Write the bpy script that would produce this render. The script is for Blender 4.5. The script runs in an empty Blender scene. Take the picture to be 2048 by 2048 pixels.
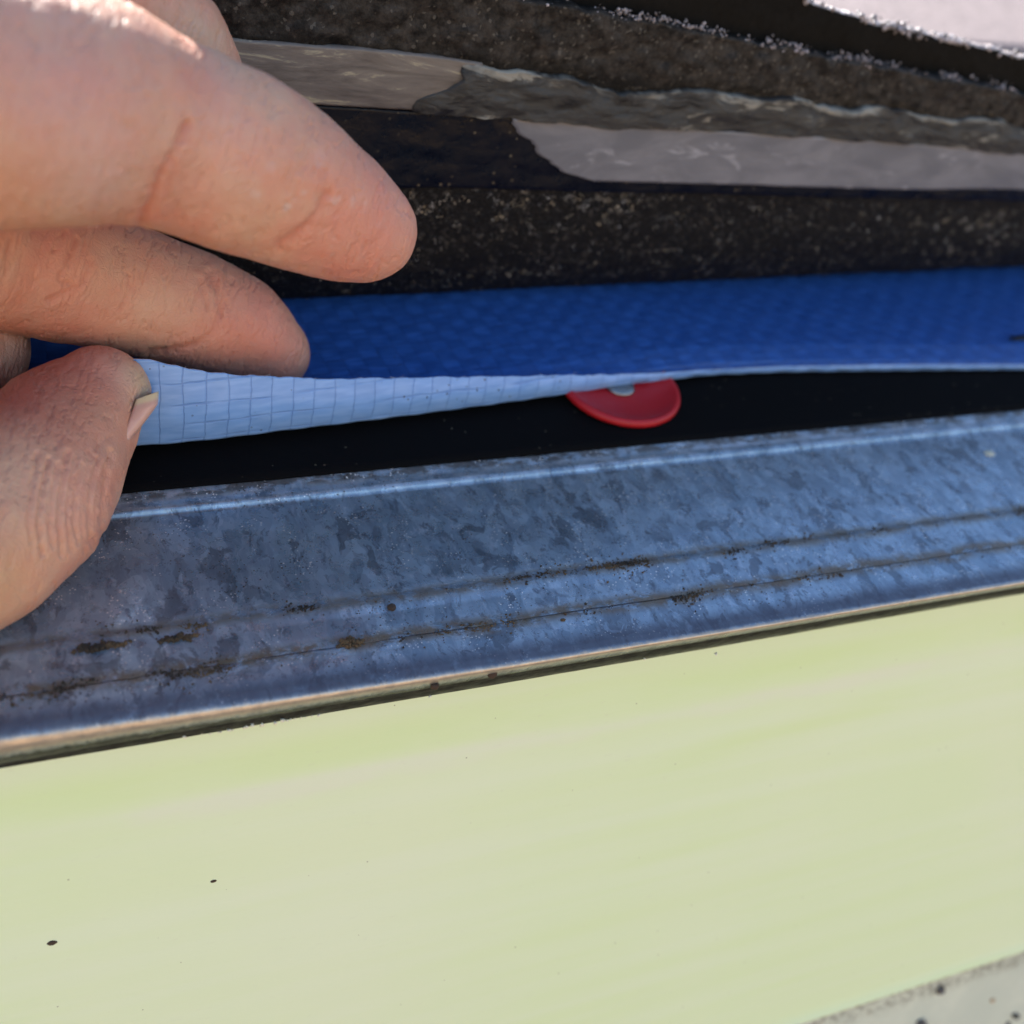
import bpy, bmesh, math, random
import numpy as np
from mathutils import Matrix, Vector

scene = bpy.context.scene
COL = scene.collection
random.seed(7)
RNG = np.random.default_rng(11)

# ------------------------------------------------------------------ camera
# World: X runs along the eave, Y into the house, Z up; metres; the outer corner of the eave is the origin.
F_PX = 2196.0                                   # focal length for a 2048 px wide picture
_u = np.array([5693.0, 637.0, -F_PX]); _u /= np.linalg.norm(_u)      # eave direction seen by the camera
_s = np.array([-1050.0, 2124.0, -F_PX]); _s -= _u * (_s @ _u); _s /= np.linalg.norm(_s)   # up the roof
_n = np.cross(_u, _s)
PITCH = math.radians(20)
CP, SP = math.cos(PITCH), math.sin(PITCH)
ROT = np.array([_u, CP * _s - SP * _n, CP * _n + SP * _s])           # rows: world axes in camera space
SV = np.array([0.0, CP, SP])                    # up-slope
NV = np.array([0.0, -SP, CP])                   # roof normal
XV = np.array([1.0, 0.0, 0.0])


def ray(px, py):
    return ROT @ np.array([(px - 1024) / F_PX, (1024 - py) / F_PX, -1.0])


CAM = -ray(1024, 1340) * 0.165

cam_data = bpy.data.cameras.new("camera")
cam_data.sensor_width = 36.0
cam_data.lens = 36.0 * F_PX / 2048.0
cam_data.clip_start = 0.005
cam_data.clip_end = 3000.0
cam_data.dof.use_dof = True
cam_data.dof.focus_distance = 0.174
cam_data.dof.aperture_fstop = 38.6 / 2.9
cam = bpy.data.objects.new("camera", cam_data)
M3 = Matrix([list(ROT[0]), list(ROT[1]), list(ROT[2])])
cam.matrix_world = Matrix.Translation(Vector(CAM)) @ M3.to_4x4()
COL.objects.link(cam)
scene.camera = cam

# ------------------------------------------------------------------ sky, sun, exposure
SUN_EL = math.radians(41)
SUN_AZ = math.radians(-8)                       # from behind the roof (+Y), a little towards -X
world = bpy.data.worlds.new("World")
scene.world = world
world.use_nodes = True
wt = world.node_tree
wt.nodes.clear()
sky = wt.nodes.new("ShaderNodeTexSky")
sky.sky_type = 'NISHITA'
sky.sun_disc = False
sky.sun_elevation = SUN_EL
sky.sun_rotation = SUN_AZ
bg = wt.nodes.new("ShaderNodeBackground")
bg.inputs[1].default_value = 0.105
wo = wt.nodes.new("ShaderNodeOutputWorld")
wt.links.new(sky.outputs[0], bg.inputs[0])
wt.links.new(bg.outputs[0], wo.inputs[0])

sun_data = bpy.data.lights.new("sun", 'SUN')
sun_data.energy = 5.0
sun_data.angle = math.radians(0.53)
sun_data.color = (1.0, 0.95, 0.87)
sun = bpy.data.objects.new("sun", sun_data)
to_sun = Vector((math.sin(SUN_AZ) * math.cos(SUN_EL), math.cos(SUN_AZ) * math.cos(SUN_EL), math.sin(SUN_EL)))
sun.rotation_euler = to_sun.to_track_quat('Z', 'Y').to_euler()
sun.location = to_sun * 5
COL.objects.link(sun)

vs = scene.view_settings
vs.view_transform = 'Standard'
vs.look = 'None'
vs.gamma = 1.0
vs.use_curve_mapping = False
vs.exposure = 1.62


# ------------------------------------------------------------------ helpers: places
def P(x, s, n):
    """point from eave coordinates: along the eave, up the slope, off the roof plane"""
    return XV * x + SV * s + NV * n


def at_depth(px, py, d):
    return CAM + ray(px, py) * d


def on_roof(px, py, h=0.0):
    d = ray(px, py)
    return CAM + d * ((h - CAM @ NV) / (d @ NV))


def on_face(px, py, y=0.0):
    d = ray(px, py)
    return CAM + d * ((y - CAM[1]) / d[1])


def rc(p):
    return np.array([p[0], p @ SV, p @ NV])


def seen(pts):
    q = (pts - CAM) @ ROT
    return np.stack([1024 + F_PX * q[..., 0] / -q[..., 2], 1024 - F_PX * q[..., 1] / -q[..., 2]], -1)


# ------------------------------------------------------------------ helpers: noise
def _hash(ix, iy, iz, seed):
    h = (ix * 374761393 + iy * 668265263 + iz * 2147483647 + seed * 144269504) & 0xFFFFFFFF
    h = ((h ^ (h >> 13)) * 1274126177) & 0xFFFFFFFF
    h = (h ^ (h >> 16)) & 0xFFFFFFFF
    return h / 4294967295.0


def vnoise(p, seed=0):
    """smooth value noise in -1..1 for an (..., 3) array"""
    p = np.asarray(p, float)
    i = np.floor(p).astype(np.int64)
    f = p - i
    f = f * f * (3 - 2 * f)
    r = 0.0
    for dx in (0, 1):
        wx = f[..., 0] if dx else 1 - f[..., 0]
        for dy in (0, 1):
            wy = f[..., 1] if dy else 1 - f[..., 1]
            for dz in (0, 1):
                wz = f[..., 2] if dz else 1 - f[..., 2]
                r = r + wx * wy * wz * _hash(i[..., 0] + dx, i[..., 1] + dy, i[..., 2] + dz, seed)
    return r * 2 - 1


def fbm(p, octaves=4, seed=0):
    p = np.asarray(p, float)
    r, a = 0.0, 0.5
    for k in range(octaves):
        r = r + a * vnoise(p * (2 ** k) + k * 17.3, seed + k)
        a *= 0.5
    return r


def v3(a, b, c=0.0):
    a, b = np.broadcast_arrays(a, b)
    return np.stack([a, b, np.full(a.shape, c)], -1)


def sstep(x, a, b):
    t = np.clip((x - a) / (b - a), 0, 1)
    return t * t * (3 - 2 * t)


# ------------------------------------------------------------------ helpers: objects
def link(name, me, mats, parent=None, label=None, cat=None, group=None, kind=None, smooth=True):
    o = bpy.data.objects.new(name, me)
    COL.objects.link(o)
    for m in (mats if isinstance(mats, (list, tuple)) else [mats]):
        me.materials.append(m)
    if smooth and len(me.polygons):
        me.polygons.foreach_set("use_smooth", np.ones(len(me.polygons), bool))
    if parent is not None:
        o.parent = parent
    if label: o["label"] = label
    if cat: o["category"] = cat
    if group: o["group"] = group
    if kind: o["kind"] = kind
    return o


def empty(name, loc, label, cat, group=None):
    o = bpy.data.objects.new(name, None)
    COL.objects.link(o)
    o.empty_display_size = 0.005
    o["label"] = label
    o["category"] = cat
    if group: o["group"] = group
    return o


def mesh_from(verts, faces, name="mesh"):
    me = bpy.data.meshes.new(name)
    me.from_pydata([tuple(map(float, v)) for v in verts], [], [tuple(map(int, f)) for f in faces])
    me.update()
    return me


def tri_mesh(V, T, name="mesh"):
    """large all-triangle / all-quad mesh from numpy"""
    me = bpy.data.meshes.new(name)
    k = T.shape[1]
    me.vertices.add(len(V))
    me.vertices.foreach_set("co", np.asarray(V, np.float32).ravel())
    me.loops.add(T.size)
    me.loops.foreach_set("vertex_index", T.astype(np.int32).ravel())
    me.polygons.add(len(T))
    me.polygons.foreach_set("loop_start", np.arange(0, T.size, k, dtype=np.int32))
    me.polygons.foreach_set("loop_total", np.full(len(T), k, np.int32))
    me.update(calc_edges=True)
    me.validate()
    return me


def grid_quads(ny, nx, off=0, flip=False):
    i = np.arange(ny * nx).reshape(ny, nx) + off
    q = np.stack([i[:-1, :-1], i[:-1, 1:], i[1:, 1:], i[1:, :-1]], -1).reshape(-1, 4)
    return q[:, ::-1] if flip else q


def set_uv(me, uv):
    """uv per vertex -> loops"""
    lay = me.uv_layers.new(name="UVMap")
    idx = np.empty(len(me.loops), np.int32)
    me.loops.foreach_get("vertex_index", idx)
    lay.data.foreach_set("uv", np.asarray(uv, np.float32)[idx].ravel())


def grid_mesh(G, uv=None, flip=False, name="mesh"):
    ny, nx = G.shape[:2]
    me = tri_mesh(G.reshape(-1, 3), grid_quads(ny, nx, 0, flip), name)
    if uv is not None:
        set_uv(me, uv.reshape(-1, 2))
    return me


def slab_mesh(A, B, uvA, uvB, name="mesh"):
    """closed slab between two equal grids: A is the outer face, B the inner; faces of B and the rim get slots 1 and 2"""
    ny, nx = A.shape[:2]
    n = ny * nx
    V = np.concatenate([A.reshape(-1, 3), B.reshape(-1, 3)])
    qa = grid_quads(ny, nx)
    qb = grid_quads(ny, nx, n, True)
    i = np.arange(n).reshape(ny, nx)
    ring = np.concatenate([i[0, :-1], i[:-1, -1], i[-1, :0:-1], i[:0:-1, 0]])
    nxt = np.roll(ring, -1)
    qr = np.stack([nxt, ring, ring + n, nxt + n], -1)
    me = tri_mesh(V, np.concatenate([qa, qb, qr]), name)
    me.polygons.foreach_set("material_index", np.concatenate(
        [np.zeros(len(qa)), np.ones(len(qb)), np.full(len(qr), 2)]).astype(np.int32))
    set_uv(me, np.concatenate([uvA.reshape(-1, 2), uvB.reshape(-1, 2)]))
    return me


_ico = None


def ico():
    global _ico
    if _ico is None:
        bm = bmesh.new()
        bmesh.ops.create_icosphere(bm, subdivisions=1, radius=1.0)
        bm.verts.ensure_lookup_table()
        _ico = (np.array([v.co[:] for v in bm.verts]), np.array([[v.index for v in f.verts] for f in bm.faces]))
        bm.free()
    return _ico


OCT_V = np.array([[1, 0, 0], [-1, 0, 0], [0, 1, 0], [0, -1, 0], [0, 0, 1], [0, 0, -1]], float)
OCT_T = np.array([[0, 2, 4], [2, 1, 4], [1, 3, 4], [3, 0, 4], [2, 0, 5], [1, 2, 5], [3, 1, 5], [0, 3, 5]])


def lumps(pts, radii, V0, T0, jitter=0.35, squash=None, seed=1):
    """joined irregular grains at the points"""
    r = np.random.default_rng(seed)
    n, k = len(pts), len(V0)
    q = r.normal(size=(n, 4)); q /= np.linalg.norm(q, axis=1)[:, None]
    w, x, y, z = q.T
    Rm = np.stack([1 - 2 * (y * y + z * z), 2 * (x * y - z * w), 2 * (x * z + y * w),
                   2 * (x * y + z * w), 1 - 2 * (x * x + z * z), 2 * (y * z - x * w),
                   2 * (x * z - y * w), 2 * (y * z + x * w), 1 - 2 * (x * x + y * y)], -1).reshape(n, 3, 3)
    loc = V0[None] * (1 + jitter * r.uniform(-1, 1, (n, k, 1)))
    loc = loc * r.uniform(0.6, 1.25, (n, 1, 3))
    loc = np.einsum('nij,nkj->nki', Rm, loc) * np.asarray(radii)[:, None, None]
    V = (loc + np.asarray(pts)[:, None, :]).reshape(-1, 3)
    T = (T0[None] + (np.arange(n) * k)[:, None, None]).reshape(-1, 3)
    return V, T


# ------------------------------------------------------------------ helpers: materials
class Mat:
    def __init__(self, name):
        self.m = bpy.data.materials.new(name)
        self.m.use_nodes = True
        self.t = self.m.node_tree
        self.t.nodes.clear()
        self.out = self.t.nodes.new("ShaderNodeOutputMaterial")
        self.b = self.t.nodes.new("ShaderNodeBsdfPrincipled")
        self.t.links.new(self.b.outputs[0], self.out.inputs[0])

    def _in(self, node, i, v):
        if v is None: return
        if hasattr(v, "is_linked") or isinstance(v, bpy.types.NodeSocket):
            self.t.links.new(v, node.inputs[i])
        else:
            if isinstance(v, (tuple, list)) and len(v) == 3 and node.inputs[i].type == 'RGBA':
                v = (*v, 1.0)
            node.inputs[i].default_value = v

    def set(self, **kw):
        for k, v in kw.items():
            self._in(self.b, k.replace("_", " "), v)
        return self.m

    def uv(self):
        return self.t.nodes.new("ShaderNodeTexCoord").outputs["UV"]

    def obj(self):
        return self.t.nodes.new("ShaderNodeTexCoord").outputs["Object"]

    def attr(self, name):
        n = self.t.nodes.new("ShaderNodeAttribute"); n.attribute_name = name
        return n.outputs["Color"]

    def attrf(self, name):
        n = self.t.nodes.new("ShaderNodeAttribute"); n.attribute_name = name
        return n.outputs["Fac"]

    def map(self, v, scale=(1, 1, 1), rot=(0, 0, 0), loc=(0, 0, 0)):
        n = self.t.nodes.new("ShaderNodeMapping")
        self.t.links.new(v, n.inputs[0])
        n.inputs["Scale"].default_value = scale
        n.inputs["Rotation"].default_value = rot
        n.inputs["Location"].default_value = loc
        return n.outputs[0]

    def noise(self, v, scale=1.0, detail=4.0, rough=0.5, dist=0.0):
        n = self.t.nodes.new("ShaderNodeTexNoise")
        self.t.links.new(v, n.inputs["Vector"])
        n.inputs["Scale"].default_value = scale
        n.inputs["Detail"].default_value = detail
        n.inputs["Roughness"].default_value = rough
        n.inputs["Distortion"].default_value = dist
        return n.outputs[0]

    def voro(self, v, scale=1.0, feature='F1', out="Distance", rand=1.0):
        n = self.t.nodes.new("ShaderNodeTexVoronoi")
        n.feature = feature
        self.t.links.new(v, n.inputs["Vector"])
        n.inputs["Scale"].default_value = scale
        n.inputs["Randomness"].default_value = rand
        return n.outputs[out]

    def ramp(self, fac, *stops):
        n = self.t.nodes.new("ShaderNodeValToRGB")
        self.t.links.new(fac, n.inputs[0])
        e = n.color_ramp.elements
        while len(e) < len(stops): e.new(0.5)
        for k, (pos, c) in enumerate(stops):
            e[k].position = pos
            e[k].color = (c, c, c, 1) if not isinstance(c, tuple) else (*c, 1)
        return n.outputs[0]

    def mix(self, fac, a, b, mode='MIX'):
        n = self.t.nodes.new("ShaderNodeMix"); n.data_type = 'RGBA'; n.blend_type = mode
        n.clamp_factor = True
        self._in(n, 0, fac); self._in(n, 6, a); self._in(n, 7, b)
        return n.outputs[2]

    def math(self, op, a, b=None, c=None, clamp=False):
        n = self.t.nodes.new("ShaderNodeMath"); n.operation = op; n.use_clamp = clamp
        self._in(n, 0, a); self._in(n, 1, b); self._in(n, 2, c)
        return n.outputs[0]

    def sep(self, v):
        n = self.t.nodes.new("ShaderNodeSeparateXYZ"); self.t.links.new(v, n.inputs[0])
        return n.outputs

    def mapr(self, v, a, b, c=0.0, d=1.0):
        n = self.t.nodes.new("ShaderNodeMapRange"); n.interpolation_type = 'SMOOTHSTEP'
        self._in(n, 0, v)
        for k, x in zip((1, 2, 3, 4), (a, b, c, d)): n.inputs[k].default_value = x
        return n.outputs[0]

    def bump(self, h, strength=0.5, dist=0.001, normal=None):
        n = self.t.nodes.new("ShaderNodeBump")
        n.inputs["Strength"].default_value = strength
        n.inputs["Distance"].default_value = dist
        self.t.links.new(h, n.inputs["Height"])
        if normal is not None: self.t.links.new(normal, n.inputs["Normal"])
        return n.outputs[0]


def plain(name, col, rough=0.8, metallic=0.0, var=0.15, scale=800, spec=0.5):
    m = Mat(name)
    f = m.noise(m.obj(), scale, 4, 0.6)
    c = m.mix(f, tuple(x * (1 - var) for x in col), tuple(min(1, x * (1 + var)) for x in col))
    return m.set(Base_Color=c, Roughness=rough, Metallic=metallic, Specular_IOR_Level=spec,
                 Normal=m.bump(f, 0.3, 0.0003))


# ================================================================== setting
gm = Mat("sandy_ground")
go = gm.obj()
gm.set(Base_Color=gm.mix(gm.noise(go, 1.2, 6, 0.6), (0.34, 0.215, 0.11), (0.50, 0.33, 0.175)), Roughness=0.95,
       Normal=gm.bump(gm.noise(go, 30, 4, 0.6), 0.4, 0.02))
xs = np.linspace(-1, 1, 41); xs = np.sign(xs) * np.abs(xs) ** 3 * 900
GX, GY = np.meshgrid(xs, xs)
GZ = -2.7 + fbm(v3(GX / 7, GY / 7), 3, 5) * 0.06
o = link("ground", grid_mesh(np.stack([GX, GY, GZ], -1)), gm.set())
o["kind"] = "structure"


def box(name, lo, hi, mat, parent=None, **kw):
    x0, y0, z0 = lo; x1, y1, z1 = hi
    v = [(x0, y0, z0), (x1, y0, z0), (x1, y1, z0), (x0, y1, z0), (x0, y0, z1), (x1, y0, z1), (x1, y1, z1), (x0, y1, z1)]
    f = [(0, 3, 2, 1), (4, 5, 6, 7), (0, 1, 5, 4), (1, 2, 6, 5), (2, 3, 7, 6), (3, 0, 4, 7)]
    return link(name, mesh_from(v, f), mat, parent, smooth=False, **kw)


wallm = plain("render_wall", (0.55, 0.5, 0.42), 0.9, scale=60)
deckm = plain("roof_boards", (0.25, 0.19, 0.13), 0.9, scale=90)
box("house_wall", (-6, 0.42, -2.8), (7, 0.55, -0.12), wallm, label="plain house wall set back below the eave", cat="wall")
# boarded roof deck, from the eave to the ridge and down the far side
dk = []
for (yy, nn) in ((0.032, -0.0026), (4.2, -0.0026)):
    p = XV * 0 + SV * (yy / CP) + NV * nn
    dk.append(p)
v = []
for x in (-6, 7):
    for p, t in ((dk[0], 0), (dk[1], 0), (dk[1], 0.019), (dk[0], 0.019)):
        v.append((x, p[1], p[2] - t))
me = mesh_from(v, [(0, 1, 2, 3), (7, 6, 5, 4), (0, 4, 5, 1), (1, 5, 6, 2), (2, 6, 7, 3), (3, 7, 4, 0)])
o = link("roof_deck", me, deckm, smooth=False)
o["kind"] = "structure"

# ================================================================== drip edge (galvanised flashing)
def ux(lo, hi, step, far):
    """fine spacing where the picture looks, coarse beyond"""
    mid = np.arange(lo, hi + step / 2, step)
    l = lo - np.geomspace(0.02, lo + far, 10)[::-1]
    r = hi + np.geomspace(0.02, far - hi, 10)
    return np.concatenate([l, mid, r])


METAL_SPAN = ux(-0.13, 0.32, 0.0012, 3.0)


FACE_Y = 0.0095                                  # the painted board's face, set back under the metal lip
_lc = [-900, -300, 0, 512, 1024, 1536, 2048, 2600, 3400]
_line = lambda pts: np.interp(_lc, [p[0] for p in pts], [p[1] for p in pts])
def _ext(y0, y1, y2):
    """continue a slightly bent line measured at three places"""
    k = np.polyfit([0, 1024, 2048], [y0, y1, y2], 2)
    return np.polyval(k, _lc)
lipA = np.array([on_roof(px, py) for px, py in zip(_lc, _ext(1458, 1315, 1153))])
lipB = np.array([on_face(px, py, a_[1] - 0.0011) for px, py, a_ in zip(_lc, _ext(1511, 1340, 1169), lipA)])
lipC = np.array([on_face(px, py, FACE_Y - 0.0004) for px, py in zip(_lc, _ext(1537, 1364, 1187))])


def lip_at(tab, x):
    x = np.clip(x, -0.125, 0.20)
    return np.array([0.0, np.interp(x, tab[:, 0], tab[:, 1]), np.interp(x, tab[:, 0], tab[:, 2])])


def drip_profile(x):
    """(s, n) points of the sheet's outer face at x, from the hem down to the returned lip"""
    w = 0.00025 * fbm(v3(np.array([x * 30.0]), np.array([0.0])), 3, 3)[0]
    A, B, Cc = (rc(lip_at(t, x))[1:] for t in (lipA, lipB, lipC))
    pts = [(0.0480, 0.0003), (0.0478, 0.0012), (0.0473, 0.0014), (0.0450, 0.0009), (0.0437, 0.0009), (0.0433, 0.0008), (0.0429, 0.0003), (0.0427, 0.0)]
    for s_ in np.linspace(0.041, 0.0190, 22): pts.append((s_, 0.0 + w * math.sin(math.pi * (s_ - 0.019) / 0.022)))
    pts += [(0.0186, 0.00006), (0.0178, 0.00030), (0.0169, 0.00036), (0.0160, 0.00022)]
    a0 = A[0]
    top = max(a0 + 0.0012, 0.0086)
    for s_ in np.linspace(0.0150, top + 0.0006, 6): pts.append((s_, 0.0001))
    if a0 < 0.0075:
        pts += [(0.0096, 0.00010), (0.0090, 0.00014), (0.0084, 0.00013)]
        for s_ in np.linspace(0.0076, a0 + 0.0002, 4): pts.append((s_, 0.00005))
    # rolled lip: over the edge to a plumb face, then tucked back under to the board
    ya_ = lip_at(lipA, x); yb_ = lip_at(lipB, x)[1]
    Cb = rc(np.array([0, yb_, ya_[2] - (ya_[1] - yb_) * SP / CP]))[1:]   # slope line meets the plumb face
    M = B + (Cb - B) * 0.45
    for t in np.linspace(0, 1, 12):
        pts.append(tuple((1 - t) ** 2 * A + 2 * t * (1 - t) * Cb + t * t * M))
    K = B + (B - M) * 0.35
    for t in np.linspace(0.12, 1, 12):
        pts.append(tuple((1 - t) ** 2 * M + 2 * t * (1 - t) * K + t * t * Cc))
    u_ = rc(np.array([0, FACE_Y + 0.006, lip_at(lipC, x)[2] + 0.0004]))[1:]
    pts.append(tuple(u_))
    return np.array(pts)


prof = [drip_profile(x) for x in METAL_SPAN]
L = max(len(p) for p in prof)
def resamp(p, n):
    d = np.concatenate([[0], np.cumsum(np.linalg.norm(np.diff(p, axis=0), axis=1))])
    t = np.linspace(0, 1, n) * d[-1]
    return np.stack([np.interp(t, d, p[:, 0]), np.interp(t, d, p[:, 1])], -1)
prof = np.array([resamp(p, 190) for p in prof])          # (nx, 190, 2)
S_, N_ = prof[..., 0].T, prof[..., 1].T                  # (190, nx)
Xg = np.broadcast_to(METAL_SPAN[None], S_.shape)
N_ = N_ + 0.00006 * fbm(v3(Xg * 250, S_ * 250), 3, 8) + 0.00012 * fbm(v3(Xg * 40, S_ * 60), 2, 9)
G = XV * Xg[..., None] + SV * S_[..., None] + NV * N_[..., None]
arc = np.concatenate([np.zeros((1, S_.shape[1])), np.cumsum(np.hypot(np.diff(S_, axis=0), np.diff(N_, axis=0)), 0)])
G2 = G - NV * 0.0005 + SV * 0.0004                        # inner face of the sheet
mm = Mat("galvanised_steel")
uv = mm.uv()
sx, sy, _ = mm.sep(uv)                                   # x along the eave, y = distance from the hem edge
warp = mm.noise(uv, 140, 3, 0.6)
wv = mm.t.nodes.new("ShaderNodeVectorMath"); wv.operation = 'MULTIPLY_ADD'
cw = mm.t.nodes.new("ShaderNodeCombineXYZ")
mm.t.links.new(warp, cw.inputs[0]); mm.t.links.new(mm.noise(mm.map(uv, (1, 1, 1), (0, 0, 1)), 150, 3, 0.6), cw.inputs[1])
mm.t.links.new(cw.outputs[0], wv.inputs[0]); wv.inputs[1].default_value = (0.004, 0.004, 0)
mm.t.links.new(uv, wv.inputs[2])
wuv = wv.outputs[0]
diag = mm.map(wuv, (1.0, 0.55, 1.0), (0, 0, math.radians(-24)))
spang = mm.voro(diag, 330, 'F1', "Color")
sv1 = mm.sep(spang)[0]
spang2 = mm.sep(mm.voro(diag, 720, 'F1', "Color"))[1]
base = mm.mix(sv1, (0.205, 0.290, 0.375), (0.345, 0.455, 0.56))
base = mm.mix(mm.math('MULTIPLY', spang2, 0.45), base, (0.14, 0.18, 0.25))
streak = mm.noise(mm.map(wuv, (2600, 130, 1)), 1.0, 3, 0.6)
base = mm.mix(mm.mapr(streak, 0.46, 0.78, 0, 0.34), base, (0.40, 0.48, 0.58))
blot = mm.noise(mm.map(wuv, (1.0, 0.6, 1), (0, 0, math.radians(-30))), 210, 4, 0.62, 0.6)
blotm = mm.mapr(blot, 0.548, 0.576)
cluster = mm.mapr(mm.noise(uv, 45, 2, 0.5), 0.36, 0.55)
blotm = mm.math('MULTIPLY', blotm, cluster)
base = mm.mix(mm.math('MULTIPLY', blotm, 0.55), base, (0.06, 0.07, 0.09))
blot3 = mm.mapr(mm.noise(mm.map(wuv, (1, 0.45, 1), (0, 0, -0.4), (0.3, 0.1, 0)), 420, 5, 0.7), 0.58, 0.64)
base = mm.mix(mm.math('MULTIPLY', blot3, 0.6), base, (0.085, 0.10, 0.13))
fl3 = mm.mapr(mm.noise(mm.map(wuv, (1, 0.5, 1), (0, 0, -0.5), (0.7, 0.4, 0)), 900, 4, 0.7), 0.57, 0.62)
base = mm.mix(mm.math('MULTIPLY', fl3, 0.45), base, (0.09, 0.105, 0.13))
fl4 = mm.mapr(mm.noise(mm.map(wuv, (1, 0.4, 1), (0, 0, -0.3), (1.7, 0.9, 0)), 520, 5, 0.7), 0.56, 0.66)
base = mm.mix(mm.math('MULTIPLY', fl4, 0.45), base, (0.46, 0.54, 0.64))
# a rubbed white bloom along the hem
hem = mm.math('MULTIPLY', mm.mapr(sy, 0.0062, 0.0052), mm.mapr(mm.noise(mm.map(uv, (1, 3, 1)), 160, 5, 0.7), 0.42, 0.6))
base = mm.mix(mm.math('MULTIPLY', hem, 0.75), base, (0.42, 0.48, 0.56))
hemd = mm.math('MULTIPLY', mm.mapr(sy, 0.0042, 0.0026), mm.mapr(mm.noise(mm.map(uv, (1, 2, 1), (0, 0, 0), (2, 1, 0)), 190, 5, 0.7), 0.40, 0.55))
base = mm.mix(mm.math('MULTIPLY', hemd, 0.85), base, (0.035, 0.028, 0.022))
# specks
sp = mm.voro(uv, 1500, 'F1')
spm = mm.math('MULTIPLY', mm.math('LESS_THAN', sp, 0.20), mm.mapr(mm.noise(uv, 160, 2, 0.5), 0.5, 0.62))
base = mm.mix(spm, base, (0.78, 0.78, 0.77))
sp2 = mm.voro(mm.map(uv, (1, 1, 1), (0, 0, 0.7)), 1150, 'F1')
spd = mm.math('MULTIPLY', mm.math('LESS_THAN', sp2, 0.17), mm.mapr(mm.noise(uv, 75, 3, 0.5), 0.44, 0.6))
base = mm.mix(spd, base, (0.035, 0.022, 0.014))
# earthy stain lines in the two creases
def stain(centre, half, seed):
    wob = mm.noise(mm.map(uv, (1, 0.2, 1), (0, 0, 0), (seed, 0, 0)), 90, 4, 0.6)
    d = mm.math('ABSOLUTE', mm.math('SUBTRACT', mm.math('ADD', sy, mm.math('MULTIPLY', mm.math('SUBTRACT', wob, 0.5), 0.0026)), centre))
    m1 = mm.mapr(d, half, half * 0.2)
    cl = mm.mapr(mm.noise(mm.map(uv, (1, 1.6, 1), (0, 0, 0), (seed * 2, 0, 0)), 210, 5, 0.72), 0.34, 0.54)
    return mm.math('MULTIPLY', m1, cl)
st1 = stain(0.0310, 0.0026, 3.0)
st2 = stain(0.0398, 0.0030, 9.0)
base = mm.mix(mm.math('MULTIPLY', st1, 0.85), base, (0.13, 0.11, 0.085))
stc = mm.mix(mm.noise(uv, 260, 3, 0.6), (0.10, 0.085, 0.045), (0.13, 0.07, 0.032))
base = mm.mix(mm.math('MULTIPLY', st2, 0.9), base, stc)
dirt_shade = mm.math('MAXIMUM', st1, st2, clamp=True)
dirt_shade = mm.math('MAXIMUM', dirt_shade, mm.math('MAXIMUM', spd, hemd))
# the rolled lip: ground glow painted on its plumb face, shade painted underneath
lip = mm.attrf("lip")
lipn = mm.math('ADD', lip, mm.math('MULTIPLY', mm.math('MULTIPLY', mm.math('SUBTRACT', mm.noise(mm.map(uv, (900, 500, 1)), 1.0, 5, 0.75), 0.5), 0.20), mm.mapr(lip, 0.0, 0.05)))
crest = mm.attrf('crest')
crestm = mm.math('MULTIPLY', mm.mapr(crest, 0.05, 0.85), mm.mapr(mm.noise(uv, 230, 5, 0.7), 0.25, 0.5, 0.45, 1.0))
base = mm.mix(mm.math('MULTIPLY', crestm, 0.8), base, (0.095, 0.10, 0.135))
bright = mm.math('MULTIPLY', mm.mapr(lipn, 0.09, 0.22), mm.mapr(lipn, 0.58, 0.42))
bcol = mm.mix(mm.mapr(mm.noise(uv, 420, 5, 0.75), 0.4, 0.62), (0.52, 0.45, 0.37), (0.40, 0.35, 0.30))
base = mm.mix(bright, base, bcol)
lip_shade = mm.mapr(lipn, 0.44, 0.60)
lip_shade_col = mm.mix(mm.mapr(mm.noise(uv, 700, 4, 0.7), 0.40, 0.66), (0.007, 0.006, 0.008), (0.030, 0.027, 0.030))
base = mm.mix(lip_shade, base, lip_shade_col)
dirt_shade = mm.math('MAXIMUM', dirt_shade, mm.math('MULTIPLY', lip_shade, 0.95))
rough = mm.mapr(mm.noise(wuv, 300, 4, 0.6), 0.3, 0.75, 0.23, 0.42)
rough = mm.math('ADD', rough, mm.math('MAXIMUM', mm.math('MULTIPLY', bright, 0.06), mm.math('MULTIPLY', crestm, 0.30)))
hb = mm.math('ADD', mm.math('MULTIPLY', streak, 0.10), mm.math('ADD', mm.math('MULTIPLY', blot3, -0.4), mm.math('MULTIPLY', dirt_shade, 1.2)))
mm.set(Specular_IOR_Level=mm.math('SUBTRACT', 0.5, mm.math('MULTIPLY', lip_shade, 0.46)), Base_Color=base, Metallic=mm.math('MULTIPLY', mm.math('SUBTRACT', 1.0, dirt_shade, clamp=True), mm.math('ADD', 0.62, mm.math('MULTIPLY', bright, -0.05))), Roughness=rough,
       Normal=mm.bump(hb, 0.45, 0.00012))
uvg = np.stack([Xg, arc], -1)
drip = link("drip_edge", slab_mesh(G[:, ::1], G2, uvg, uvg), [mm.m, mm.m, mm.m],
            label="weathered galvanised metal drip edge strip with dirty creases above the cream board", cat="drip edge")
zA = np.array([lip_at(lipA, x)[2] for x in METAL_SPAN]); zC = np.array([lip_at(lipC, x)[2] for x in METAL_SPAN])
zB = np.array([lip_at(lipB, x)[2] for x in METAL_SPAN])
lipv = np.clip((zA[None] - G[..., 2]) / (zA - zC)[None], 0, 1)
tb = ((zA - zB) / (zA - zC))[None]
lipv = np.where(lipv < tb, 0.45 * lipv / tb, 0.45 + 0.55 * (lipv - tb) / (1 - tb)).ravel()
sA = np.array([rc(lip_at(lipA, x))[1] for x in METAL_SPAN])[None]
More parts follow.
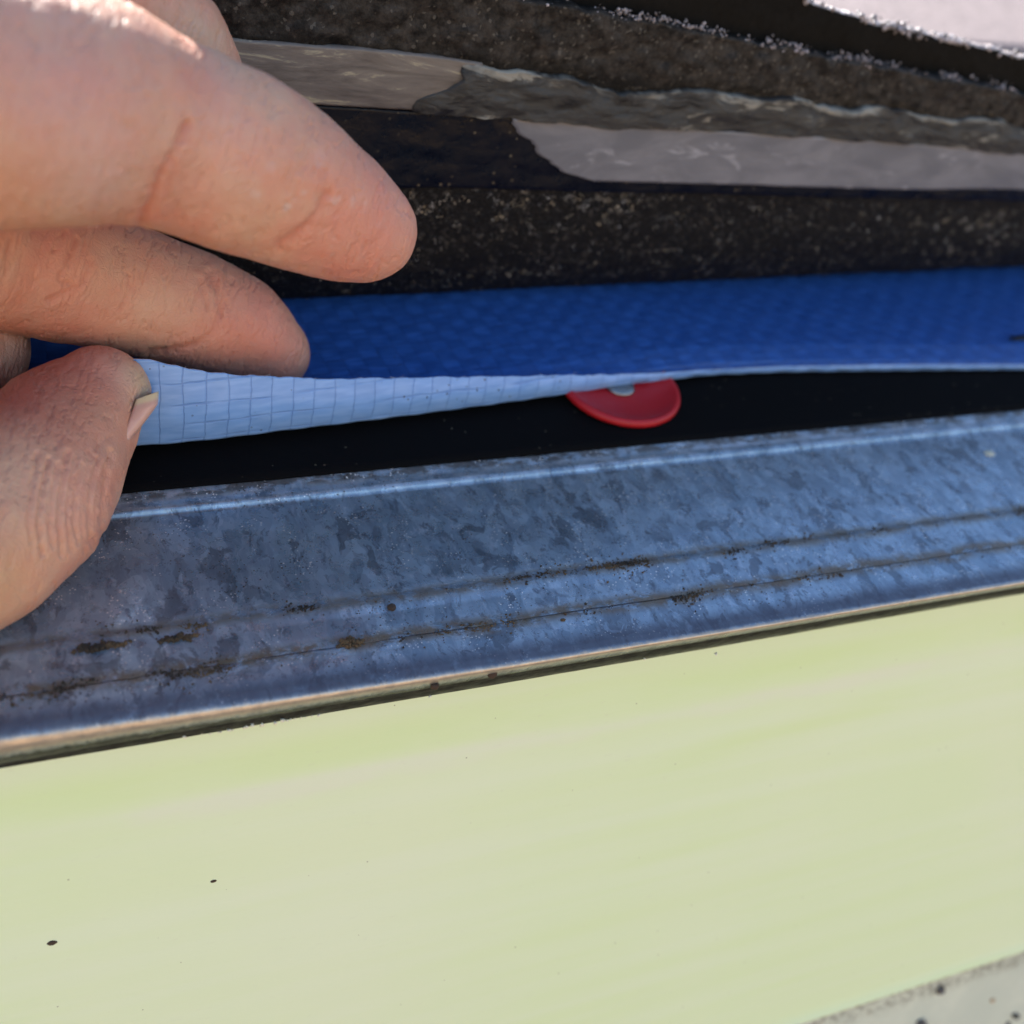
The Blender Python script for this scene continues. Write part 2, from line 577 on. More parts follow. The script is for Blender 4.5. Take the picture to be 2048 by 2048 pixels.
crestv = np.where(S_ > sA, np.clip(1 - (S_ - sA) / 0.0042, 0, 1), np.clip(1 - np.where(lipv.reshape(S_.shape) > 0, lipv.reshape(S_.shape), 0) / 0.24, 0, 1)).ravel()
at = drip.data.attributes.new("crest", 'FLOAT', 'POINT')
at.data.foreach_set("value", np.concatenate([crestv, crestv]).astype(np.float32))
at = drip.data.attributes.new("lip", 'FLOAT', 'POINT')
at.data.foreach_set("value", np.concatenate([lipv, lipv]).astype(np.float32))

# ================================================================== fascia, trim board
fm = Mat("cream_paint")
fo = fm.obj()
fx, fy, fz = fm.sep(fo)
band = fm.noise(fm.map(fo, (6, 1, 210), (0, 0.03, 0)), 1.0, 4, 0.55)
c = fm.mix(fm.mapr(band, 0.30, 0.72), (0.665, 0.775, 0.47), (0.69, 0.78, 0.53))
c = fm.mix(fm.mapr(fm.noise(fm.map(fo, (9, 1, 95), (0, -0.02, 0), (1, 0, 3)), 1.0, 3, 0.5), 0.56, 0.78, 0, 0.4), c, (0.60, 0.755, 0.31))
c = fm.mix(fm.mapr(fm.noise(fo, 14, 3, 0.5), 0.45, 0.8, 0, 0.5), c, (0.73, 0.77, 0.58))
gb = fm.mapr(fm.math('ABSOLUTE', fm.math('ADD', fz, 0.0150)), 0.0048, 0.001)
c = fm.mix(fm.math('MULTIPLY', gb, fm.mapr(fm.noise(fm.map(fo, (14, 1, 60)), 1.0, 4, 0.6), 0.36, 0.64, 0.08, 0.40)), c, (0.60, 0.765, 0.32))
gb2 = fm.mapr(fm.math('ABSOLUTE', fm.math('ADD', fz, 0.0208)), 0.003, 0.0005)
c = fm.mix(fm.math('MULTIPLY', gb2, fm.mapr(fm.noise(fm.map(fo, (20, 1, 90)), 1.0, 4, 0.6), 0.40, 0.62, 0.05, 0.55)), c, (0.72, 0.735, 0.60))
mott = fm.noise(fm.map(fo, (0.5, 1, 1.4)), 700, 5, 0.7)
c = fm.mix(fm.mapr(mott, 0.6, 0.8, 0, 0.30), c, (0.58, 0.60, 0.44))
sp = fm.voro(fm.map(fo, (1, 1, 1)), 230, 'F1')
c = fm.mix(fm.math('MULTIPLY', fm.math('LESS_THAN', sp, 0.034), 0.6), c, (0.22, 0.20, 0.13))
scr = fm.noise(fm.map(fo, (30, 1, 2600), (0, 0.02, 0)), 1.0, 3, 0.6)
c = fm.mix(fm.mapr(scr, 0.62, 0.78, 0, 0.22), c, (0.80, 0.80, 0.66))
fm.set(Base_Color=c, Roughness=fm.mapr(band, 0.3, 0.7, 0.42, 0.55), Specular_IOR_Level=0.35,
       Normal=fm.bump(fm.math('ADD', fm.math('MULTIPLY', scr, 0.6), mott), 0.16, 0.0002))
FZ = float(np.mean([on_face(1580, 2048, FACE_Y)[2], on_face(2048, 1905, FACE_Y)[2]]))
fx_ = ux(-0.13, 0.36, 0.004, 3.0)
fpts = [(FACE_Y + 0.014, -0.0016), (FACE_Y + 0.0016, -0.0016), (FACE_Y + 0.0003, -0.0022), (FACE_Y, -0.003)]
for z in np.linspace(-0.006, FZ + 0.004, 24): fpts.append((FACE_Y, z))
fpts += [(FACE_Y - 0.0001, FZ + 0.0012), (FACE_Y - 0.0004, FZ + 0.0008), (FACE_Y - 0.0005, FZ + 0.0004), (FACE_Y - 0.0003, FZ + 0.0001), (FACE_Y, FZ), (FACE_Y + 0.014, FZ)]
fpts = np.array(fpts)
FX, FI = np.meshgrid(fx_, np.arange(len(fpts)))
FG = np.stack([FX, fpts[FI, 0] + 0.00025 * fbm(v3(FX * 9, fpts[FI, 1] * 30), 3, 21), fpts[FI, 1]], -1)
FB = FG.copy(); FB[..., 1] = FACE_Y + 0.016; FB[..., 2] = np.clip(FB[..., 2], FZ + 0.0001, -0.0008)
uvf = np.stack([FX, FG[..., 2]], -1)
link("fascia_board", slab_mesh(FG, FB, uvf, uvf), [fm.m] * 3, label="smooth pale cream-green painted fascia board below the metal strip", cat="fascia board")

lm = Mat("grey_white_paint")
lo_ = lm.obj()
lx, ly, lz = lm.sep(lo_)
lc = lm.mix(lm.mapr(lm.noise(lo_, 60, 4, 0.6), 0.35, 0.7), (0.50, 0.55, 0.47), (0.59, 0.63, 0.53))
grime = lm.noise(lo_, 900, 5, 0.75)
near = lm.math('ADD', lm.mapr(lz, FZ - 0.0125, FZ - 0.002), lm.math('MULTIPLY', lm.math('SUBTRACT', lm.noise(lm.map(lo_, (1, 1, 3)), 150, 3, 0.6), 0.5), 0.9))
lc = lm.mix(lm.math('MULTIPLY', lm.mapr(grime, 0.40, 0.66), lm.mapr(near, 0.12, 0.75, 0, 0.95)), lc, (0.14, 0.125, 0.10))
lc = lm.mix(lm.mapr(lm.noise(lo_, 1700, 3, 0.7), 0.60, 0.72, 0, 0.4), lc, (0.30, 0.30, 0.26))
lm.set(Base_Color=lc, Roughness=0.6, Normal=lm.bump(grime, 0.2, 0.0003))
TRIM_Y = FACE_Y + 0.0022
tz = np.concatenate([np.linspace(FZ + 0.004, FZ - 0.05, 40), np.linspace(FZ - 0.06, FZ - 0.16, 8)])
LX, LZ = np.meshgrid(fx_, tz)
LG = np.stack([LX, TRIM_Y + 0.0002 * fbm(v3(LX * 40, LZ * 40), 3, 31), LZ], -1)
LB = LG.copy(); LB[..., 1] = TRIM_Y + 0.018
link("trim_board", slab_mesh(LG, LB, np.stack([LX, LZ], -1), np.stack([LX, LZ], -1)), [lm.m] * 3,
     label="grey-white trim board with grime and dark crumbs under the cream board", cat="trim board")

# ================================================================== black membrane on the deck
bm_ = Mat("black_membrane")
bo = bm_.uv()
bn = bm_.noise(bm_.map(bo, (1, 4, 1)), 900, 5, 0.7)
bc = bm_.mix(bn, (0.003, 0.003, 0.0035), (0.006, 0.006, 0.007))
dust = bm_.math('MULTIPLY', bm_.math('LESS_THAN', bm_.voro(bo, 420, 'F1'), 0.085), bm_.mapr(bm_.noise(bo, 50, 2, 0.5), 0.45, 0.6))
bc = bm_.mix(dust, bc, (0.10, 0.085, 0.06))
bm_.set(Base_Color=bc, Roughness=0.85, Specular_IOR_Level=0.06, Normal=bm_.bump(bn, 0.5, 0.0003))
mx = ux(-0.14, 0.34, 0.004, 3.0)
ms = np.concatenate([np.linspace(0.0472, 0.13, 40), np.array([0.3, 1.0, 4.2])])
MX, MS = np.meshgrid(mx, ms)
MN = 0.0019 + 0.0002 * fbm(v3(MX * 60, MS * 60), 3, 41)
MG = P(0, 0, 0) + XV * MX[..., None] + SV * MS[..., None] + NV * MN[..., None]
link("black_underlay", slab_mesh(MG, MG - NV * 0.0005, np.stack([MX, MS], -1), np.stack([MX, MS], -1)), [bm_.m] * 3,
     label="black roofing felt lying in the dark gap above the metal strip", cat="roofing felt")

# ================================================================== red cap nail
def lathe(profile, seg=64):
    pr = np.array(profile)
    a = np.linspace(0, 2 * math.pi, seg, endpoint=False)
    V = np.stack([pr[:, 0][:, None] * np.cos(a), pr[:, 0][:, None] * np.sin(a), np.broadcast_to(pr[:, 1][:, None], (len(pr), seg))], -1)
    i = np.arange(len(pr) * seg).reshape(len(pr), seg)
    j = np.roll(i, -1, 1)
    q = np.stack([i[:-1], j[:-1], j[1:], i[1:]], -1).reshape(-1, 4)
    return V.reshape(-1, 3), q


cap_c = P(0.0460, 0.0641, 0.0024)
BASIS = Matrix([list(XV), list(SV), list(NV)]).transposed()


def roof_xf(V, c, tilt=(0, 0)):
    A = np.stack([XV, SV, NV], 1)
    n = NV + XV * tilt[0] + SV * tilt[1]; n /= np.linalg.norm(n)
    x = XV - n * (XV @ n); x /= np.linalg.norm(x)
    A = np.stack([x, np.cross(n, x), n], 1)
    return V @ A.T + c


redm = Mat("red_plastic")
rn = redm.noise(redm.obj(), 500, 4, 0.6)
redm.set(Base_Color=redm.mix(rn, (0.38, 0.008, 0.014), (0.47, 0.013, 0.020)), Roughness=redm.mapr(rn, 0.3, 0.7, 0.34, 0.48),
         Normal=redm.bump(rn, 0.1, 0.0002), Specular_IOR_Level=0.4)
nailm = plain("zinc_nail", (0.30, 0.30, 0.29), 0.25, 1.0)
nail = empty("cap_nail", cap_c, "round red plastic cap nail half hidden under the lifted blue sheet", "nail")
V, q = lathe([(0.0001, 0.0), (0.0118, 0.0), (0.0124, 0.0001), (0.0127, 0.0004), (0.01275, 0.0009), (0.0126, 0.0014), (0.0122, 0.0017), (0.0117, 0.0017),
              (0.0112, 0.00145), (0.0106, 0.0012), (0.0085, 0.00095), (0.0060, 0.0007), (0.0042, 0.0006), (0.0001, 0.0006)])
link("cap", tri_mesh(roof_xf(V, cap_c, (0.03, -0.04)), q), redm.m, nail)
V, q = lathe([(0.0001, 0.0004), (0.0028, 0.0004), (0.0031, 0.0006), (0.0032, 0.0009), (0.0030, 0.0012), (0.0022, 0.0015), (0.0012, 0.00165), (0.0001, 0.0017)], 32)
link("nail_head", tri_mesh(roof_xf(V, cap_c, (0.03, -0.04)), q), nailm, nail)

# ================================================================== blue underlayment with its edge curled up
# columns along the picture: lower (folded) line and upper (cut) line of the curled strip
fold_px = [(-420, 935), (-200, 918), (0, 905), (150, 893), (250, 884), (330, 880), (450, 868), (600, 848), (800, 823), (1000, 799), (1150, 778), (1300, 756), (1420, 742), (1550, 737), (1800, 735), (2048, 735), (2500, 728), (3000, 720)]
edge_px = [(-420, 928), (-200, 900), (0, 850), (150, 770), (250, 707), (330, 728), (450, 748), (600, 757), (800, 756), (1000, 753), (1150, 750), (1300, 747), (1420, 739), (1550, 733), (1800, 729), (2048, 729), (2500, 722), (3000, 712)]
hov = np.interp([p[0] for p in fold_px], [-400, 250, 800, 1250, 1550, 2048, 3000], [0.0046, 0.0046, 0.0046, 0.0046, 0.0036, 0.0030, 0.0030])
foldP = np.array([rc(on_roof(px, py, h)) for (px, py), h in zip(fold_px, hov)])
edgeP = []
for (px, py), f in zip(edge_px, foldP):
    # the curled strip leans a little up-slope: its cut edge stays 1 mm up-slope of the fold for each 6 mm it rises
    d = ray(px, py)
    best = None
    w = SV + NV * 0.0
    # plane through the fold containing the eave direction and the leaning direction
    lean = NV + SV * 0.10; nrm = np.cross(XV, lean)
    fp = P(*f)
    t = ((fp - CAM) @ nrm) / (d @ nrm)
    edgeP.append(rc(CAM + d * t))
edgeP = np.array(edgeP)
bx = np.arange(-0.125, 0.34, 0.0007)
fs, fn = (np.interp(bx, foldP[:, 0], foldP[:, k]) for k in (1, 2))
es, en = (np.interp(bx, edgeP[:, 0], edgeP[:, k]) for k in (1, 2))
def smooth1(a, k):
    ker = np.hanning(k + 2)[1:-1]; ker /= ker.sum()
    return np.convolve(np.pad(a, k, mode='edge'), ker, 'same')[k:-k]
fs, fn, es, en = (smooth1(a, 17) for a in (fs, fn, es, en))
ragged = 0.00026 * fbm(v3(bx * 420, bx * 0), 4, 51) + 0.00004 * np.sign(vnoise(v3(bx * 900, bx * 0), 52))
rise = np.maximum(en - fn, 0.0002)
en = en + ragged * np.clip(rise / 0.002, 0.15, 1.4)
es = es - ragged * np.clip(1 - rise / 0.002, 0, 1)
NF, NT, NU = 44, 12, 90
rows_s, rows_n, rows_v = [], [], []
vv = 0.0
for k in range(NF):                                  # the strip, cut edge down to the fold
    t = k / (NF - 1)
    bow = 0.0012 * math.sin(math.pi * t)
    rows_s.append(es + (fs - es) * t - bow * np.clip(rise / 0.01, 0, 1)); rows_n.append(en + (fn - en) * t)
rad = 0.0013
for k in range(1, NT + 1):                           # round the fold
    a = math.pi * k / NT
    rows_s.append(fs + rad * (1 - math.cos(a)) * 0.9); rows_n.append(fn - rad * 0.9 * math.sin(a) * np.clip((fn - 0.0024) / rad, 0.1, 1))
up_s = np.concatenate([np.linspace(0.001, 0.045, NU), [0.07, 0.12, 0.3, 1.0]])
for d in up_s:                                       # and away up the roof
    rows_s.append(fs + 2 * rad * 0.9 + d)
    n0 = np.interp(d, [0, 0.006, 0.03, 1], [0, 0.0008, -0.0002, -0.0012])
    rows_n.append(np.maximum(fn + n0, 0.0030))
BS, BN = np.array(rows_s), np.array(rows_n)
BX = np.broadcast_to(bx[None], BS.shape)
barc = np.concatenate([np.zeros((1, BS.shape[1])), np.cumsum(np.hypot(np.diff(BS, axis=0), np.diff(BN, axis=0)), 0)])
barc = barc - barc[NF - 1][None]
BG = XV * BX[..., None] + SV * BS[..., None] + NV * BN[..., None]
dX = np.gradient(BG, axis=1); dY = np.gradient(BG, axis=0)
nb = np.cross(dX, dY); nb /= np.linalg.norm(nb, axis=-1)[..., None] + 1e-12
TAPE = 0.0037
ci, cj = np.floor((BX + 0.05 * barc) / TAPE), np.floor(barc / TAPE)
par = ((ci + cj) % 2) * 2 - 1
fu, fv = (BX + 0.05 * barc) / TAPE - ci, barc / TAPE - cj
crown = par * np.sin(math.pi * fu) * np.sin(math.pi * fv)
crown = crown * np.linspace(0, 1, 200)[np.minimum(np.arange(len(BS)) * 14, 199)][:, None]
crink = fbm(v3(BX * 70, barc * 260), 4, 61)
fl = np.clip(sstep(barc, -0.012, 0.004), 0.25, 1)
disp = 0.00008 * crown + 0.00009 * crink + 0.0004 * fbm(v3(BX * 22, barc * 60), 3, 63) * np.clip(rise / 0.006, 0.2, 1)[None]
BG = BG + nb * disp[..., None]


def blue_mat(name, col_lo, col_hi, line, rough, par):
    m = Mat(name)
    w = m.uv()
    x, y, _ = m.sep(w)
    wx = m.math('ADD', x, m.math('MULTIPLY', y, 0.05))
    wob = m.math('MULTIPLY', m.math('SUBTRACT', m.noise(w, 190, 3, 0.6), 0.5), 0.0011)
    wob2 = m.math('MULTIPLY', m.math('SUBTRACT', m.noise(m.map(w, (0.35, 1.5, 1), (0, 0, 0), (1, 2, 0)), 150, 3, 0.6), 0.5), 0.0021)
    gx = m.math('PINGPONG', m.math('ADD', wx, wob), TAPE / 2)
    gy = m.math('PINGPONG', m.math('ADD', y, wob2), TAPE / 2)
    gx = m.math('DIVIDE', gx, TAPE / 2); gy = m.math('DIVIDE', gy, TAPE / 2)
    lx = m.mapr(gx, 0.085, 0.02)
    ly = m.math('MULTIPLY', m.mapr(gy, 0.14, 0.03), m.mapr(m.noise(w, 120, 2, 0.5), 0.35, 0.6))
    lines = m.math('MAXIMUM', lx, ly)
    ck = m.math('ADD', m.math('FLOOR', m.math('DIVIDE', m.math('ADD', wx, wob), TAPE)), m.math('FLOOR', m.math('DIVIDE', m.math('ADD', y, wob2), TAPE)))
    ck = m.math('MULTIPLY', m.math('FRACT', m.math('MULTIPLY', ck, 0.5)), 2.0)
    f = m.noise(m.map(w, (200, 1100, 1)), 1.0, 2, 0.5)
    c_ = m.mix(m.mapr(f, 0.36, 0.70), col_lo, col_hi)
    c_ = m.mix(m.math('MULTIPLY', ck, par), c_, tuple(x_ * 0.68 for x_ in col_lo))
    c_ = m.mix(m.math('MULTIPLY', lines, 0.5), c_, line)
    dv = m.voro(w, 620, 'F1')
    dm = m.math('MULTIPLY', m.math('LESS_THAN', dv, 0.12), m.mapr(m.noise(w, 90, 2, 0.5), 0.50, 0.6))
    c_ = m.mix(dm, c_, (0.03, 0.025, 0.02))
    h = m.math('ADD', m.math('MULTIPLY', lines, -1.0), m.math('ADD', m.math('MULTIPLY', f, 0.3), m.math('MULTIPLY', ck, 0.6)))
    m.set(Base_Color=c_, Roughness=rough, Specular_IOR_Level=0.5, Normal=m.bump(h, 0.5, 0.00018))
    return m.m


blue_top = blue_mat("blue_woven_face", (0.018, 0.080, 0.30), (0.034, 0.125, 0.42), (0.009, 0.045, 0.20), 0.40, 0.34)
blue_back = blue_mat("pale_blue_woven_back", (0.18, 0.355, 0.71), (0.235, 0.42, 0.78), (0.08, 0.18, 0.48), 0.36, 0.07)
blue_cut = plain("frayed_blue_edge", (0.62, 0.66, 0.78), 0.8)
uvb = np.stack([BX, barc], -1)
Bin = BG - nb * 0.00035
# rows run from the cut edge to up-slope: the outer normal of this order faces the viewer on the strip
blue = link("blue_underlay", slab_mesh(BG, Bin, uvb, uvb), [blue_top, blue_back, blue_cut],
            label="blue woven roofing underlay with its pale torn edge pinched and curled up", cat="underlay")
# loose threads along the torn edge
tv, tf = [], []
for k in range(46):
    i = RNG.integers(60, len(bx) - 120)
    p = BG[0, i].copy()
    ln = RNG.uniform(0.0003, 0.0011)
    d = NV * RNG.uniform(0.1, 0.9) + XV * RNG.uniform(-1.2, 1.2) - SV * RNG.uniform(0, 0.5); d /= np.linalg.norm(d)
    d2 = d + XV * RNG.uniform(-0.7, 0.7)
    r = RNG.uniform(0.00002, 0.00005)
    b = len(tv)
    for q_, rr in ((p - d * 0.0002, r), (p + d * ln * 0.5, r * 0.9), (p + d * ln * 0.5 + d2 * ln * 0.5, r * 0.4)):
        for a in range(3):
            tv.append(q_ + XV * rr * math.cos(a * 2.1) + NV * rr * math.sin(a * 2.1))
    for lv in range(2):
        for a in range(3):
            tf.append((b + lv * 3 + a, b + lv * 3 + (a + 1) % 3, b + lv * 3 + 3 + (a + 1) % 3, b + lv * 3 + 3 + a))
thr = link("loose_threads", mesh_from(tv, tf), blue_cut, blue, kind="stuff")
# a printed black stroke that begins at the right edge of the picture
inkm = plain("black_ink", (0.008, 0.008, 0.009), 0.5)
p0, p1 = rc(on_roof(2022, 677, 0.0042)), rc(on_roof(2300, 668, 0.0042))
sxs = np.linspace(p0[0], p1[0], 24)
wid = 0.0031 * np.clip(np.sin(np.linspace(0.25, 1.7, 24)), 0, 1)
cen = np.interp(sxs, [p0[0], p1[0]], [p0[1], p1[1]]) + 0.0006 * np.sin(np.linspace(0, 5, 24))
IV = []
def blue_n(x, s):
    j = np.argmin(np.abs(bx - x)); col = BS[NF + NT:, j]
    return np.interp(s, col, (BG[NF + NT:, j] @ NV)) + 0.00048
for sgn in (1, -1):
    IV.append([P(x, c_ + sgn * w_, blue_n(x, c_ + sgn * w_)) for x, c_, w_ in zip(sxs, cen, wid)])
IV = np.array(IV)
link("printed_stroke", slab_mesh(IV, IV - NV * 0.00008, np.zeros(IV.shape[:2] + (2,)), np.zeros(IV.shape[:2] + (2,))), [inkm] * 3, blue)

# ================================================================== lifted shingle
def hinge_s(x): return 0.1008 + 0.022 * (np.clip(x, -0.15, 0.3) - 0.03)
def L_front(x): return np.clip(0.0697 - 0.1125 * np.clip(x, -0.12, 0.3), 0.030, 0.085) - 0.036 * sstep(-np.asarray(x, float), 0.041, 0.055)
PH0, PH1, LA = 45.0, 85.0, 0.020
_a = np.linspace(0, 0.13, 1301)
_x = np.clip(_a / LA, 0, 1); _ph = np.radians(PH0 + (PH1 - PH0) * (_x * _x * (3 - 2 * _x)))
_ph = _ph + np.radians(0.0) * _a
_S = -np.concatenate([[0], np.cumsum(np.cos((_ph[1:] + _ph[:-1]) / 2) * np.diff(_a))])
_N = np.concatenate([[0], np.cumsum(np.sin((_ph[1:] + _ph[:-1]) / 2) * np.diff(_a))])


def shingle_pt(x, a, off=0.0):
    """point on the lifted shingle: a = distance from the bend, off = towards the viewer side (underside)"""
    s = hinge_s(x) + np.interp(a, _a, _S); n = 0.0042 + np.interp(a, _a, _N)
    ph = np.interp(a, _a, _ph)
    s = np.where(a < 0, hinge_s(x) - a, s)
    n = np.where(a < 0, 0.0042, n); ph = np.where(a < 0, np.radians(PH0) * np.clip(1 + a / 0.004, 0, 1), ph)
    s = s - np.sin(ph) * off; n = n - np.cos(ph) * off
    return XV * np.asarray(x)[..., None] + SV * s[..., None] + NV * n[..., None]


gx_ = np.concatenate([np.arange(-0.20, -0.06, 0.002), np.arange(-0.06, 0.215, 0.00055), np.arange(0.215, 0.42, 0.003)])
vrow = np.concatenate([np.linspace(-0.35, 0.0, 8)[:-1], np.linspace(0, 1, 150)])
SX, SVv = np.meshgrid(gx_, vrow)
FRONT_RAG = 0.0007 * fbm(v3(gx_ * 260, gx_ * 0), 4, 71) + 0.0005 * fbm(v3(gx_ * 60, gx_ * 0), 2, 72)
LF = (L_front(gx_) + FRONT_RAG)[None]
A_ = SVv * LF
grit = vnoise(v3(SX * 1500, A_ * 1500), 73) * 0.5 + vnoise(v3(SX * 800, A_ * 800), 74) * 0.5
lumpy = fbm(v3(SX * 60, A_ * 160), 3, 75)
strip_b = np.interp(gx_, [-0.06, 0.029, 0.167, 0.3], [0.455, 0.474, 0.525, 0.56])[None]
strip_t = np.interp(gx_, [-0.06, 0.025, 0.160, 0.3], [0.64, 0.68, 0.755, 0.80])[None]
on_strip = sstep(SVv, strip_b - 0.005, strip_b + 0.005) * (1 - sstep(SVv, strip_t - 0.005, strip_t + 0.005))
offs = (0.00016 * grit + 0.0004 * lumpy) * (1 - 0.85 * on_strip)
# torn, crumbly brown felt between the sealant strip and the front edge
torn = sstep(SVv, strip_t + 0.12, strip_t + 0.18)
offs = offs + torn * (0.0013 * fbm(v3(SX * 300, A_ * 380), 4, 76) + 0.0003)
AU = shingle_pt(SX, A_, offs)
AT = shingle_pt(SX, A_, -0.0026 + 0.00015 * grit)
um = Mat("asphalt_backing")
uu = um.uv()
ux_, uy_, _ = um.sep(uu)                                  # x along the eave, y = fraction from bend to front edge
uo = um.obj()
g1 = um.noise(uo, 1500, 3, 0.7)
g2 = um.voro(uo, 1900, 'F1', "Color")
gsel = um.sep(g2)[0]
blk = um.mix(um.mapr(g1, 0.35, 0.7), (0.002, 0.002, 0.0024), (0.008, 0.008, 0.0085))
grain = um.math('MULTIPLY', um.math('GREATER_THAN', gsel, 0.86), um.mapr(um.noise(uo, 320, 3, 0.6), 0.40, 0.60))
blk = um.mix(um.math('MULTIPLY', grain, 0.6), blk, um.mix(um.sep(g2)[1], (0.08, 0.07, 0.055), (0.065, 0.065, 0.068)))
brn = um.mix(um.mapr(um.noise(uo, 420, 5, 0.75), 0.3, 0.75), (0.005, 0.0047, 0.0045), (0.055, 0.049, 0.044))
brn = um.mix(um.math('MULTIPLY', um.math('GREATER_THAN', gsel, 0.96), 0.5), brn, (0.13, 0.12, 0.105))
edge_w = um.math('MULTIPLY', um.math('SUBTRACT', um.noise(uo, 90, 4, 0.6), 0.5), 0.10)
isb = um.mapr(um.math('ADD', uy_, edge_w), 0.80, 0.86)
sealed = um.mapr(um.math('ADD', uy_, um.math('MULTIPLY', edge_w, 0.15)), 0.40, 0.55)
cc = um.mix(isb, blk, brn)
um.set(Base_Color=cc, Roughness=um.mapr(g1, 0.3, 0.7, 0.45, 0.8), Specular_IOR_Level=0.2,
       Normal=um.bump(um.math('ADD', g1, um.math('MULTIPLY', gsel, 0.6)), 0.8, 0.00035))
granm = Mat("grey_granules")
gg = granm.obj()
gc = granm.sep(granm.voro(gg, 900, 'F1', "Color"))
gcol = granm.mix(gc[0], (0.16, 0.13, 0.125), (0.42, 0.36, 0.345))
gcol = granm.mix(granm.math('GREATER_THAN', gc[1], 0.82), gcol, (0.66, 0.60, 0.58))
granm.set(Base_Color=gcol, Roughness=0.6, Normal=granm.bump(granm.voro(gg, 900, 'F1'), 0.8, 0.0006))
uvs = np.stack([SX, SVv], -1)
shingle = empty("lifted_shingle", None, "dark lifted asphalt shingle showing its gritty black underside with a grey film strip", "shingle")
link("backing", slab_mesh(AU, AT, uvs, uvs), [um.m, granm.m, um.m], shingle)

# grey plastic release film: starts at a torn diagonal, runs to the right
flm = Mat("grey_release_film")
fu_ = flm.uv()
ffx = flm.noise(flm.map(fu_, (6, 1.6, 1)), 1.0, 5, 0.65, 0.8)
fc = flm.mix(flm.mapr(ffx, 0.35, 0.7), (0.13, 0.135, 0.155), (0.19, 0.195, 0.22))
fc = flm.mix(flm.mapr(flm.noise(flm.map(fu_, (9, 2.6, 1), (0, 0, 0.1), (3, 1, 0)), 1.0, 4, 0.6, 1.2), 0.60, 0.72, 0, 0.8), fc, (0.32, 0.33, 0.37))
flm.set(Base_Color=fc, Roughness=0.34, Specular_IOR_Level=0.5, Normal=flm.bump(ffx, 0.25, 0.0004))
glm = Mat("glossy_black_bitumen")
gn = glm.noise(glm.obj(), 260, 5, 0.65)
gdot = glm.math('MULTIPLY', glm.math('LESS_THAN', glm.voro(glm.obj(), 520, 'F1'), 0.14), glm.mapr(glm.noise(glm.obj(), 120, 2, 0.5), 0.45, 0.6))
glm.set(Base_Color=glm.mix(gdot, glm.mix(gn, (0.0015, 0.002, 0.005), (0.0035, 0.0045, 0.010)), (0.12, 0.10, 0.07)), Specular_IOR_Level=0.22, Roughness=glm.mapr(gn, 0.35, 0.7, 0.25, 0.5),
        Normal=glm.bump(gn, 0.5, 0.0006))
slm = Mat("torn_sealant")
sn = slm.noise(slm.map(slm.uv(), (9, 3.2, 1), (0, 0, 0)), 1.0, 6, 0.72, 0.9)
sT = slm.sep(slm.uv())[1]
sc_ = slm.mix(slm.mapr(sn, 0.34, 0.5), (0.004, 0.004, 0.0045), (0.036, 0.037, 0.036))
pale = slm.math('MAXIMUM', slm.mapr(slm.math('ADD', sT, slm.math('MULTIPLY', slm.math('SUBTRACT', sn, 0.5), 1.6)), 0.86, 1.05), slm.mapr(sn, 0.58, 0.68))
pale = slm.math('MULTIPLY', pale, slm.mapr(slm.noise(slm.obj(), 75, 4, 0.6), 0.40, 0.58))
sc_ = slm.mix(pale, sc_, (0.25, 0.25, 0.225))
slm.set(Base_Color=sc_, Roughness=0.6, Normal=slm.bump(sn, 0.8, 0.0008))
wfm = Mat("grey_film_scraped")
wn = wfm.noise(wfm.map(wfm.uv(), (5, 3.5, 1), (0, 0, 0.05)), 1.0, 6, 0.7, 0.5)
wc = wfm.mix(wfm.mapr(wn, 0.3, 0.6), (0.075, 0.065, 0.060), (0.16, 0.145, 0.135))
wc = wfm.mix(wfm.mapr(wn, 0.55, 0.62), wc, (0.33, 0.31, 0.23))
wfm.set(Base_Color=wc, Roughness=0.45, Normal=wfm.bump(wn, 0.4, 0.0005))


def patch(name, x0, x1, vb, vt, th, mat, nx=200, nv=24, dome=0.0, bumpn=0.0, left=None, seed=0):
    """a thin piece stuck on the underside between fractions vb(x) and vt(x); left(t) shifts its left end"""
    xs_ = np.linspace(0, 1, nx)
    X, T = np.meshgrid(xs_, np.linspace(0, 1, nv))
    lx0 = x0 + (left(T) if left else 0)
    XX = lx0 + (x1 - lx0) * X
    VB = vb(XX); VT = vt(XX); VB = np.minimum(VB, VT - 0.004)
    Vv = VB + (VT - VB) * T
    Lx = L_front(XX)
    aa = Vv * Lx
    lump = 0.0004 * fbm(v3(XX * 60, aa * 160), 3, 75)
    o1 = lump * 0.15 + th + dome * np.sin(math.pi * T) + bumpn * fbm(v3(XX * 220, aa * 350), 4, seed)
    A = shingle_pt(XX, aa, o1)
    B = shingle_pt(XX, aa, np.full(XX.shape, -0.0008))
    uv_ = np.stack([XX * 10, T], -1)
    return link(name, slab_mesh(A[::-1][::-1], B, uv_, uv_), [mat] * 3, shingle)


